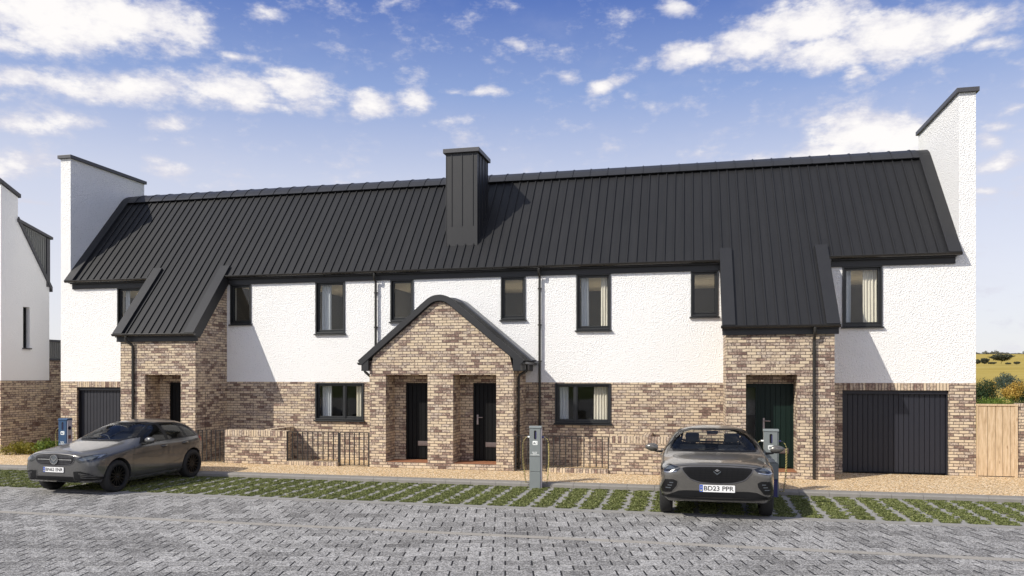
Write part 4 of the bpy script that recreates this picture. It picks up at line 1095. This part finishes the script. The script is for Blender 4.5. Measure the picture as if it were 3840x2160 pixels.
def make_car(cfg):
    sx,sl,sh=cfg['scale']
    root=thing(cfg['name'],cfg['label'],'car',(cfg['x'],cfg['y'],G+cfg.get('dz',0)),None,world=False,rz=cfg['yaw'])
    st=[]
    for s in cfg['st']: st.append((s[0]*sl,s[1]*sh,s[2]*sx)+tuple((w*sx,z*sh) for w,z in s[3:8])+(s[8]*sh,))
    me=loft_body(st)
    bm=bmesh.new(); bm.from_mesh(me); bvh=BVHTree.FromBMesh(bm); bm.free()
    car=Car(root,bvh)
    rad=cfg['rad']; ra=rad+.045; wb=cfg['wb']*sl; tr=cfg['track']*sx
    cut=[]
    for a in (0,wb):
        for sg in (-1,1):
            c=MB(); x0,x1=sg*(tr-.27),sg*(tr+.4); i0=len(c.v); n=40
            for x in (x0,x1):
                for q in range(n): t=2*math.pi*q/n; c.v.append((x,a+ra*math.cos(t),rad+.005+ra*math.sin(t)))
            for q in range(n): c.f.append((i0+q,i0+(q+1)%n,i0+n+(q+1)%n,i0+n+q))
            c.f.append(tuple(range(i0,i0+n))); c.f.append(tuple(range(i0+n,i0+2*n))); cut.append(c)
    # only the dark liner inside the arch is hollow, so the cabin stays closed
    me=boolean_cut(me,cut)
    # openings for the glass
    P=lambda poly:[(p[0]*(sl),p[1]*sh) for p in poly]; F=lambda poly:[(p[0]*sx,p[1]*sh) for p in poly]
    bm=bmesh.new(); bm.from_mesh(me); bm.normal_update()
    ws=smooth_poly(F(cfg['screen']),1); rs=smooth_poly(F(cfg['rear_screen']),1); sides=[P(q) for q in cfg['side_glass']]
    kill=[]
    for f in bm.faces:
        c=f.calc_center_median(); nrm=f.normal
        if nrm.y<-.15 and c.y<1.7*sl and inpoly((c.x,c.z),ws) : kill.append(f)
        elif nrm.y>.15 and c.y>2*sl and inpoly((c.x,c.z),rs): kill.append(f)
        elif abs(nrm.x)>.4 and any(inpoly((c.y,c.z),q) for q in sides): kill.append(f)
    bmesh.ops.delete(bm,geom=kill,context='FACES'); bm.to_mesh(me); bm.free()
    me.materials.clear(); me.materials.append(cfg['paint'])
    for p in me.polygons: p.use_smooth=True; p.material_index=0
    me.set_sharp_from_angle(angle=R(42))
    me.name='body'; body=bpy.data.objects.new('body',me); COL.objects.link(body); body.parent=root
    # glass
    o=car.patch('windscreen',M['car_glass'],ws,'front',.004); mb=MB(); car.ring_into(mb,ws,'front',.022,.0055); mb.build('screen_border',M['blackp'],o,smooth=True)
    o=car.patch('rear_window',M['car_glass'],rs,'rear',.004); mb=MB(); car.ring_into(mb,rs,'rear',.04,.0055); mb.build('screen_border',M['blackp'],o,smooth=True)
    for sd in (1,-1):
        for i,q in enumerate(sides):
            mb=MB(); car.patch_into(mb,q,'side',.004,sd,.04); o=mb.build('side_window',M['tint_glass' if cfg.get('tint') else 'car_glass'],root,smooth=True)
            mb=MB(); car.ring_into(mb,q,'side',.016,.0055,sd); mb.build('window_seal',M['blackp'],o,smooth=True)
    for sd in (1,-1):
        mb=MB(); car.patch_into(mb,P(cfg['pillar']),'side',.0025,sd,.03); mb.build('door_pillar',M['blackp'],root,smooth=True)
    # panel gaps
    mb=MB()
    for sd in (1,-1):
        for l in cfg['gaps']: car.line_into(mb,P(l),'side',.009,.0015,sd)
    for l in cfg['front_gaps']:
        car.line_into(mb,F(l),'front',.008,.0015)
    mb.build('panel_gap',M['black_ink'],body)
    for sd in (1,-1):
        for (a,z) in cfg['handles']:
            h,nr=car.cast((a*sl,z*sh),'side',sd)
            if h is None: continue
            m=MB(); m.tube([(h.x+sd*.004,h.y-.10,h.z),(h.x+sd*.03,h.y-.07,h.z+.004),(h.x+sd*.032,h.y+.07,h.z+.006),(h.x+sd*.004,h.y+.10,h.z+.006)],[.012,.015,.015,.012],8); m.build('door_handle',cfg['paint'],root,smooth=True)
            mb=MB(); car.patch_into(mb,[(h.y-.075,h.z-.035),(h.y+.075,h.z-.035),(h.y+.075,h.z+.03),(h.y-.075,h.z+.03)],'side',.002,sd,.03); mb.build('handle_recess',M['blackp'],body)
    # lamps
    for sd in (1,-1):
        q=[(p[0]*sd*sx,p[1]*sh) for p in cfg['headlight']]
        mb=MB(); car.patch_into(mb,q,'front',.005,1,.022); hl=mb.build('headlight',M['lamp_dark'],root,smooth=True)
        for nm,mt,pl2,of in (('reflector','lamp',cfg['reflector'],.008),('running_light','chrome',cfg['drl'],.010)):
            q=[(p[0]*sd*sx,p[1]*sh) for p in pl2]; mb=MB(); car.patch_into(mb,q,'front',of,1,.02); mb.build(nm,M[mt],hl,smooth=True)
        q=P(cfg['tail']); mb=MB(); car.patch_into(mb,q,'side',.005,sd,.03); mb.build('tail_lamp',M['red_lens'],root,smooth=True)
        q=[(p[0]*sd*sx,p[1]*sh) for p in cfg['intake']]
        mb=MB(); car.patch_into(mb,q,'front',.004,1,.025); it=mb.build('side_intake',M['blackp'],root,smooth=True)
        mb=MB()
        for l in cfg['intake_fins']: car.line_into(mb,[(p[0]*sd*sx,p[1]*sh) for p in l],'front',.014,.012)
        mb.build('intake_fin',cfg['fin_mat'],it,smooth=True)
        mb=MB(); car.ring_into(mb,q,'front',-.014,.007); mb.build('intake_trim',cfg['paint'],it,smooth=True)
    g=smooth_poly(F(cfg['grille']),2); gr=car.patch('grille',M['blackp'],g,'front',.004,step=.03)
    mb=MB(); car.ring_into(mb,g,'front',-.016,.010); mb.build('grille_surround',cfg['surround'],gr,smooth=True)
    mb=MB()
    for l in cfg['grille_bars']: 
        ll=F(l); mid=[(ll[0][0]+(ll[-1][0]-ll[0][0])*i/30,ll[0][1]+(ll[-1][1]-ll[0][1])*i/30) for i in range(31)]
        run=[]
        for p in mid+[None]:
            if p is not None and inpoly(p,g): run.append(p)
            else:
                if len(run)>1: car.line_into(mb,[run[0],run[-1]],'front',cfg['bar_w'],.012)
                run=[]
    mb.build('grille_bar',cfg['bar_mat'],gr,smooth=True)
    lo=F(cfg['lower_grille']); car.patch('lower_grille',M['blackp'],lo,'front',.004,step=.03)
    mb=MB(); car.line_into(mb,F(cfg['lip']),'front',.03,.02); mb.build('front_lip',cfg['lip_mat'],root,smooth=True)
    cfg['emblem'](car,gr,sx,sl,sh)
    for a,sp in ((0,1),(wb,1)):
        for sg in (-1,1): wheel(root,sg*tr,a,rad,.215,cfg['spokes'],sg)
    mb=MB()
    for a in (0,wb):
        for sg in (-1,1): mb.box(min(sg*(tr-.26),sg*(tr-.24)),max(sg*(tr-.26),sg*(tr-.24)),a-ra*.92,a+ra*.92,.24,rad+ra*.7)
    mb.build('arch_liner',M['blackp'],root)
    h,_=car.cast((0,cfg['plate_z']*sh),'front'); plate(root,cfg['plate'],h.y-.006,cfg['plate_z']*sh,cfg['plate_w'],cfg['plate_w']*.205,cfg.get('plate_b',0))
    b,a,z=cfg['mirror']
    for sg in cfg.get('mirrors',(-1,1)): mirror(root,sg*b*sx,a*sl,z*sh,cfg['paint'],sg)
    # cabin
    x0,x1,y0,y1=-.66*sx,.66*sx,cfg['cab'][0]*sl,cfg['cab'][1]*sl
    m=MB(); m.box(x0,x1,y0,y1,.28,.42); m.prism([(y0-.1,.5),(y0+.34,.5),(y0+.36,.86*sh),(y0+.10,.92*sh),(y0-.1,.90*sh)],'x',x0-.02,x1+.02); m.build('dashboard',M['seat'],root,bevel=.02)
    seats(root,.36*sx,cfg['seat_a']*sl,.50*sh)
    m=MB(); yb=cfg['bench']*sl; m.prism([(yb,.5),(yb+.14,.5),(yb+.24,.93*sh),(yb+.14,.95*sh)],'x',x0+.05,x1-.05); m.build('rear_bench',M['seat'],root,bevel=.04)
    m=MB(); n=24; cx=cfg.get('wheel_b',-.36)*sx; pth=[(cx+.18*math.cos(2*math.pi*i/n),y0+.44+.07*math.sin(2*math.pi*i/n),.93*sh+.17*math.sin(2*math.pi*i/n)) for i in range(n+1)]; m.tube(pth,.014,6,False); m.build('steering_wheel',M['blackp'],root,smooth=True)
    m=MB(); wz=cfg['screen'][0][1]
    for l in cfg['wipers']: m=MB(); car.line_into(m,F(l),'front',.014,.012); m.build('wiper',M['blackp'],root)
    h,_=car.cast((0,cfg['screen'][-1][1]*sh-.02),'front'); m=MB(); m.prism([(-.11,0),(.11,0),(.10,-.06),(-.10,-.06)],'y',0,.02); m.v=[(v[0],v[1]+h.y+.10,v[2]+h.z-.02) for v in m.v]; m.build('rear_view_mirror',M['blackp'],root,bevel=.005)
    return root
def ring_path(r,n=28): return [(r*math.cos(2*math.pi*i/n),r*math.sin(2*math.pi*i/n)) for i in range(n)]
def emblem_hatch(car,gr,sx,sl,sh):
    z=hatch['emb_z']*sh; h,_=car.cast((0,z),'front'); y=h.y-.02
    m=MB(); o=ring_path(.098); i_=ring_path(.086); n=len(o)
    for q in range(n):
        a,b=q,(q+1)%n; m.prism([(o[a][0],z+o[a][1]),(o[b][0],z+o[b][1]),(i_[b][0],z+i_[b][1]),(i_[a][0],z+i_[a][1])],'y',y-.012,y+.01)
    e=m.build('emblem',M['chrome'],gr)
    m=MB(); m.prism([(p[0]*.88,z+p[1]*.88) for p in o],'y',y-.004,y+.012); d=m.build('emblem_disc',M['lamp'],e)
    d['label']='grey disc carrying a pale winged chevron'
    m=MB()
    for s in (-1,1): m.prism([(0,z-.018),(s*.070,z+.036),(s*.066,z+.012),(0,z-.040)],'y',y-.010,y-.0042)
    m.build('emblem_mark',M['chrome'],e)
    # the bright bar through the grille
    m=MB()
    for s in (-1,1): car.line_into(m,[(s*.105*sx,z),(s*.42*sx,z)],'front',.018,.016)
    m.build('centre_bar',M['chrome'],gr)
def emblem_saloon(car,gr,sx,sl,sh):
    z=sal['emb_z']*sh; h,_=car.cast((0,z),'front'); y=h.y-.02
    m=MB(); m.prism([(0,z+.035),(.042,z+.008),(0,z-.012),(-.042,z+.008)],'y',y-.010,y+.014); e=m.build('emblem',M['chrome'],gr)
    m=MB()
    for s in (-1,1): m.prism([(0,z-.045),(s*.065,z+.004),(s*.058,z-.018),(0,z-.066)],'y',y-.008,y+.014)
    m.build('emblem_wing',M['lamp'],e)
HATCH=[
(-.84,.38,.44,(.50,.43),(.54,.56),(.52,.70),(.42,.79),(.26,.815),.825),
(-.81,.31,.64,(.70,.38),(.74,.56),(.71,.725),(.58,.83),(.36,.86),.87),
(-.70,.28,.74,(.82,.35),(.86,.56),(.83,.74),(.67,.86),(.42,.89),.90),
(-.46,.24,.78,(.875,.33),(.91,.56),(.885,.77),(.72,.885),(.46,.92),.93),
(-.05,.18,.78,(.89,.30),(.92,.54),(.90,.81),(.745,.925),(.48,.96),.97),
(.32,.16,.78,(.885,.27),(.905,.52),(.90,.84),(.78,.96),(.53,.995),1.01),
(.52,.16,.78,(.885,.27),(.905,.52),(.90,.86),(.81,.965),(.70,1.01),1.035),
(.80,.16,.78,(.885,.27),(.90,.52),(.90,.875),(.84,.955),(.715,1.12),1.19),
(1.15,.16,.78,(.885,.27),(.90,.52),(.90,.88),(.845,.955),(.675,1.27),1.345),
(1.45,.16,.78,(.885,.27),(.90,.52),(.90,.88),(.845,.955),(.645,1.355),1.43),
(1.95,.16,.78,(.885,.27),(.90,.52),(.90,.885),(.845,.96),(.635,1.39),1.465),
(2.45,.17,.78,(.885,.28),(.905,.54),(.905,.90),(.835,.975),(.62,1.37),1.45),
(2.78,.20,.76,(.87,.30),(.90,.58),(.895,.92),(.82,1.0),(.61,1.33),1.415),
(3.02,.24,.72,(.84,.34),(.88,.62),(.875,.93),(.79,1.02),(.575,1.26),1.35),
(3.19,.27,.68,(.79,.38),(.84,.66),(.82,.93),(.73,1.02),(.55,1.14),1.20),
(3.33,.31,.60,(.70,.42),(.745,.68),(.725,.89),(.65,.96),(.47,1.01),1.03),
(3.41,.38,.44,(.52,.48),(.56,.68),(.54,.83),(.46,.88),(.32,.91),.92)]
hatch=dict(name='hatchback_car',label='grey hatchback car with black wheels parked on the grass bay at left',scale=(.985,.885,1.0),x=-12.53,y=-6.0,yaw=R(-1.6),st=HATCH,rad=.335,wb=2.73,track=.895,paint=M['paint_hatch'],tint=True,mirrors=(1,),
 screen=[(-.76,1.025),(.76,1.025),(.585,1.375),(-.585,1.375)],rear_screen=[(-.54,1.05),(.54,1.05),(.48,1.29),(-.48,1.29)],
 pillar=[(.76,.955),(1.3,.955),(3.02,.99),(2.84,1.235),(2.52,1.335),(1.9,1.36),(1.45,1.335),(1.10,1.205)],
 side_glass=[[(.86,.965),(1.72,.965),(1.70,1.335),(1.45,1.318),(1.12,1.195)],[(1.80,.967),(2.50,.98),(2.42,1.32),(2.0,1.34),(1.80,1.338)],[(2.56,.985),(2.95,1.0),(2.82,1.215),(2.48,1.31)]],
 gaps=[[(.50,.30),(.48,.70),(.58,.93)],[(1.76,.26),(1.76,.95)],[(2.46,.62),(2.56,.80),(2.58,.96)],[(.52,.27),(2.38,.28)],[(.46,.735),(1.6,.785),(3.0,.83)],[(.7,.42),(1.5,.38),(2.3,.52)]],
 front_gaps=[[(-.66,.80),(-.45,.842),(0,.857),(.45,.842),(.66,.80)]],handles=[(1.58,.845),(2.38,.865)],
 headlight=[(.47,.745),(.60,.675),(.80,.70),(.865,.77),(.865,.82),(.79,.83),(.62,.80)],reflector=[(.58,.745),(.66,.715),(.80,.74),(.83,.80),(.74,.805)],drl=[(.76,.817),(.845,.812),(.853,.765),(.835,.755),(.828,.795),(.76,.803)],
 intake=[(.46,.50),(.62,.505),(.78,.46),(.87,.36),(.84,.325),(.48,.33)],intake_fins=[[(.58,.465),(.80,.43)],[(.62,.425),(.83,.395)],[(.62,.385),(.845,.36)]],fin_mat=M['paint_hatch'],
 grille=[(-.49,.76),(-.44,.82),(0,.845),(.44,.82),(.49,.76),(.42,.655),(.2,.63),(-.2,.63),(-.42,.655)],surround=M['coping'],
 grille_bars=[[(x,.60),(x,.86)] for x in np.arange(-.46,.47,.032)]+[[(-.48,z),(.48,z)] for z in (.665,.695,.78,.805)],bar_w=.007,bar_mat=M['coping'],
 lower_grille=[(-.47,.395),(.47,.395),(.56,.325),(-.56,.325)],lip=[(-.86,.305),(-.5,.30),(0,.30),(.5,.30),(.86,.305)],lip_mat=M['paint_hatch'],
 emblem=emblem_hatch,emb_z=.735,spokes=14,plate='BN62 ENR',plate_z=.53,plate_w=.50,plate_b=-.02,mirror=(.95,.86,1.02),cab=(.55,3.0),seat_a=1.6,bench=2.4,
 tail=[(3.08,.86),(3.26,.86),(3.24,.97),(3.04,.98)],wipers=[[(-.50,1.045),(.05,1.08)],[(.12,1.05),(.30,1.22)]],wheel_b=-.36)
SAL=[
(-.93,.40,.52,(.58,.46),(.62,.60),(.60,.77),(.50,.885),(.30,.925),.935),
(-.90,.33,.70,(.76,.41),(.80,.60),(.78,.80),(.64,.92),(.38,.955),.965),
(-.78,.30,.78,(.86,.39),(.90,.60),(.88,.83),(.71,.945),(.43,.98),.99),
(-.50,.27,.80,(.91,.36),(.935,.60),(.915,.865),(.76,.965),(.47,1.0),1.01),
(-.10,.23,.80,(.915,.32),(.94,.58),(.925,.895),(.785,.985),(.49,1.02),1.025),
(.35,.20,.80,(.91,.30),(.93,.56),(.925,.92),(.81,1.0),(.54,1.03),1.035),
(.62,.20,.80,(.91,.30),(.93,.56),(.93,.94),(.86,1.01),(.80,1.045),1.06),
(.95,.20,.80,(.91,.30),(.93,.56),(.93,.95),(.885,1.02),(.795,1.18),1.235),
(1.30,.20,.80,(.91,.30),(.93,.56),(.93,.955),(.88,1.025),(.75,1.335),1.395),
(1.62,.20,.80,(.91,.30),(.93,.56),(.925,.96),(.875,1.03),(.71,1.435),1.485),
(2.1,.20,.80,(.91,.30),(.93,.56),(.925,.96),(.865,1.03),(.69,1.465),1.52),
(2.6,.20,.80,(.91,.30),(.93,.56),(.925,.96),(.85,1.035),(.67,1.425),1.48),
(3.0,.22,.78,(.90,.32),(.925,.58),(.915,.96),(.81,1.03),(.61,1.28),1.35),
(3.35,.25,.76,(.88,.35),(.91,.60),(.895,.93),(.77,.98),(.58,1.04),1.06),
(3.70,.30,.70,(.82,.40),(.85,.62),(.83,.88),(.70,.93),(.50,.955),.965),
(3.82,.36,.56,(.66,.44),(.69,.62),(.67,.82),(.56,.88),(.4,.90),.91),
(3.86,.44,.38,(.46,.50),(.48,.64),(.46,.80),(.38,.86),(.26,.88),.89)]
sal=dict(name='saloon_car',label='warm grey saloon car facing forward on the grass bay before the right porch',scale=(1.025,.80,.985),x=.452,y=-5.85,yaw=R(.6),st=SAL,rad=.345,wb=2.78,track=.93,paint=M['paint_saloon'],
 screen=[(-.79,1.07),(-.4,1.065),(.4,1.065),(.79,1.07),(.63,1.435),(-.63,1.435)],rear_screen=[(-.60,1.03),(.60,1.03),(.54,1.38),(-.54,1.38)],
 pillar=[(.90,1.03),(3.05,1.03),(2.78,1.26),(2.40,1.39),(1.95,1.415),(1.55,1.385),(1.15,1.23)],
 side_glass=[[(.98,1.04),(1.90,1.04),(1.88,1.395),(1.58,1.37),(1.20,1.23)],[(1.98,1.04),(2.95,1.045),(2.72,1.265),(2.40,1.375),(1.98,1.395)]],
 gaps=[[(.62,.34),(.60,.74),(.70,.97)],[(1.94,.30),(1.94,1.0)],[(2.75,.64),(2.95,.86),(2.97,1.0)],[(.5,.80),(2.9,.86)]],
 front_gaps=[[(-.72,.905),(-.45,.938),(-.2,.947),(0,.95),(.2,.947),(.45,.938),(.72,.905)]],handles=[(1.75,.90),(2.75,.92)],
 headlight=[(.58,.895),(.64,.83),(.82,.80),(.915,.82),(.925,.955),(.76,.935)],reflector=[(.64,.87),(.80,.85),(.88,.875),(.885,.915),(.74,.908)],drl=[(.64,.838),(.80,.812),(.885,.825),(.89,.92),(.905,.92),(.905,.815),(.80,.797),(.65,.822)],
 intake=[(.635,.66),(.70,.69),(.83,.685),(.905,.50),(.89,.455),(.73,.475),(.645,.59)],intake_fins=[[(.70,.635),(.76,.635)],[(.72,.59),(.79,.59)],[(.74,.545),(.82,.545)]],fin_mat=M['lamp'],
 grille=[(-.56,.905),(0,.922),(.56,.905),(.53,.83),(.43,.715),(.26,.66),(0,.645),(-.26,.66),(-.43,.715),(-.53,.83)],surround=M['coping'],
 grille_bars=[[(-.5,z),(.5,z)] for z in (.69,.73,.77,.81,.85,.885)]+[[(x,.64+.04*(i%2)),(x+.03,.92)] for i,x in enumerate(np.arange(-.46,.46,.085))],bar_w=.009,bar_mat=M['rim'],
 lower_grille=[(-.62,.50),(-.5,.512),(.5,.512),(.62,.50),(.84,.40),(-.84,.40)],lip=[(-.88,.405),(-.6,.385),(0,.378),(.6,.385),(.88,.405)],lip_mat=M['blackp'],
 emblem=emblem_saloon,emb_z=.855,spokes=10,plate='BD23 PPR',plate_z=.555,plate_w=.575,plate_b=.0,mirror=(1.01,.95,1.10),cab=(.70,3.3),seat_a=1.75,bench=2.7,
 tail=[(3.60,.80),(3.72,.82),(3.70,.93),(3.55,.94)],wipers=[[(-.55,1.08),(.02,1.11)],[(.40,1.13),(.52,1.30)]],wheel_b=.36)
make_car(hatch); make_car(sal)

# ================================================================== light, sky, camera
AZ,EL=R(45.5),R(38)
sd=Vector((math.sin(AZ)*math.cos(EL),math.cos(AZ)*math.cos(EL),-math.sin(EL)))
L=bpy.data.lights.new('sun','SUN'); L.energy=SUN_E; L.angle=R(.5); L.color=(1,.94,.83)
so=bpy.data.objects.new('sun',L); COL.objects.link(so); so.rotation_euler=sd.to_track_quat('-Z','Y').to_euler(); so.location=(-20,-25,30)
W=bpy.data.worlds.new('World'); sc.world=W; W.use_nodes=True; nt=W.node_tree; nt.nodes.clear(); k=NT(nt)
out=k.n('ShaderNodeOutputWorld'); bg=k.n('ShaderNodeBackground'); bg.inputs[1].default_value=SKY_S; nt.links.new(bg.outputs[0],out.inputs[0])
sky=k.n('ShaderNodeTexSky',sky_type='NISHITA'); sky.sun_disc=False; sky.sun_elevation=EL; sky.sun_rotation=math.atan2(-sd.x,-sd.y); sky.altitude=60; sky.air_density=1.0; sky.dust_density=1.2; sky.ozone_density=2.2
g=k.n('ShaderNodeTexCoord').outputs['Generated']; d=k.v('NORMALIZE',g); s=k.sep(d)
el=k.m('ARCSINE',s[2]); az=k.m('ARCTAN2',s[0],s[1])
P=k.comb(az,k.m('MULTIPLY',el,1.0),0.0)
q=k.comb(k.m('MULTIPLY',az,1.0),k.m('MULTIPLY',el,1.9),0.0)
nA=k.noise(q,5.5,2,.5,'Color'); nB=k.noise(q,15,5,.62); nC=k.noise(q,42,4,.6)
wv=k.v('SCALE',k.v('SUBTRACT',nA,(.5,.5,.5)),scale=.11); wv=k.v('MULTIPLY',wv,(1.0,.55,0))
Pw=k.v('ADD',P,wv)
BL=[(170,20,370,85,1.25),(40,85,120,40,.8),(430,60,130,45,.8),(640,12,60,22,.6),
(110,185,150,36,.9),(330,220,190,46,1.05),(560,232,180,56,1.15),(740,232,130,46,1.0),(650,270,120,22,.7),(930,256,75,30,.85),(1070,243,62,26,.85),(1150,288,50,14,.5),
(70,295,120,30,.8),(420,320,75,24,.7),(40,410,150,45,.9),(400,412,110,22,.6),(100,515,60,12,.6),(200,290,110,28,.6),
(2040,55,190,75,1.25),(2260,75,210,80,1.2),(1740,160,120,36,1.05),(1880,135,140,52,1.15),(2060,140,180,46,1.1),(2430,62,140,54,1.0),(2500,108,70,20,.7),(2160,180,60,24,.8),(1700,35,46,30,.75),
(2180,315,190,66,1.3),(2060,380,220,40,1.1),(2290,330,110,78,1.25),(1940,385,80,22,.7),
(590,135,55,13,.65),(1275,100,24,11,.6),(1512,215,48,18,.8),(1450,182,36,20,.65),(1180,215,60,14,.6),(1250,222,55,16,.7),(1575,205,40,14,.55),
(2530,312,44,14,.6),(2490,345,44,20,.8),(2495,395,60,24,.85),(2480,460,34,10,.7),(2560,280,40,10,.5),(2570,160,50,20,.5)]
fD,hD=FPX*2576/3840,1408.2*2576/3840
acc=None
for px,py,rx,ry,wt in BL:
    u=(px-1288)/fD; v=(hD-py)/fD; D3=Vector((-SN+u*CS,CS+u*SN,v)); r=D3.length
    a0=math.atan2(D3.x,D3.y); e0=math.asin(D3.z/r); ra=rx/fD/(1+u*u)*1.25; re=ry/fD/r*1.3
    dd=k.v('LENGTH',k.v('MULTIPLY',k.v('SUBTRACT',Pw,(a0,e0,0)),(1/ra,1/re,0)))
    wt*=1.18; val=k.m('MULTIPLY_ADD',dd,-wt,wt)
    acc=val if acc is None else k.m('MAXIMUM',acc,val)
# added clouds over the rest of the sky, unseen, for reflections and fill light
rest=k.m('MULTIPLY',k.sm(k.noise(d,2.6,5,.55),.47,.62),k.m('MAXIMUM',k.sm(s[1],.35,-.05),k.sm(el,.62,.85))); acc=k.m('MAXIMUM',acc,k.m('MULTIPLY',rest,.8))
nD=k.noise(q,95,4,.6)
nn=k.m('ADD',k.m('MULTIPLY',k.m('SUBTRACT',nB,.5),2.1),k.m('ADD',k.m('MULTIPLY',k.m('SUBTRACT',nC,.5),.85),k.m('MULTIPLY',k.m('SUBTRACT',nD,.5),.35)))
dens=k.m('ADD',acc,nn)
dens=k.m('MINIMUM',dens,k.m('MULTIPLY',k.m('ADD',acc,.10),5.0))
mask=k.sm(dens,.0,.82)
thin=k.m('MULTIPLY',k.sm(k.noise(q,7,5,.6),.50,.80),.14)
body=k.sm(k.m('ADD',dens,k.m('MULTIPLY',k.m('SUBTRACT',k.noise(q,24,4,.6),.5),1.6)),.25,1.25)
X=SKY_S*2**EXPO
def SC(c): return tuple(v/X for v in c)
grad=k.ramp(k.m('DIVIDE',el,1.2,clamp=True),[(0,(.98,.955,.95)),(.10,(.88,.87,.93)),(.20,(.70,.735,.88)),(.29,(.32,.43,.74)),(.375,(.115,.20,.55)),(.55,(.12,.19,.44)),(1,(.24,.29,.40))])
grad=k.v('SCALE',grad,scale=1.0/X)
skyc=k.mix(.80,k.mix(1.0,sky.outputs[0],SKY_TINT,'MULTIPLY'),grad)
cl=k.mix(body,SC((.70,.70,.80)),SC((1.03,1.0,.98)))
# unseen clouds behind the camera are brightened to lift the light in shade
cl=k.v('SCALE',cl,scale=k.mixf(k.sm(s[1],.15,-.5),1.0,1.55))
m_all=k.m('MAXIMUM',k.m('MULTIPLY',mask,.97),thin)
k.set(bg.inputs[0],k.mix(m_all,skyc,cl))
cam=bpy.data.cameras.new('camera'); cam.sensor_width=36; cam.lens=36*FPX/3840; cam.shift_y=(1408.2-1080)/3840; cam.clip_end=6000; cam.clip_start=.1
co=bpy.data.objects.new('camera',cam); COL.objects.link(co); co.location=(0,-20,HC); co.rotation_euler=(R(90),0,TH); sc.camera=co
sc.view_settings.view_transform='Standard'; sc.view_settings.look='None'; sc.view_settings.exposure=EXPO; sc.view_settings.gamma=1.0; sc.view_settings.use_curve_mapping=False
sc.cycles.max_bounces=8; sc.cycles.transparent_max_bounces=16; sc.cycles.caustics_reflective=False; sc.cycles.caustics_refractive=False
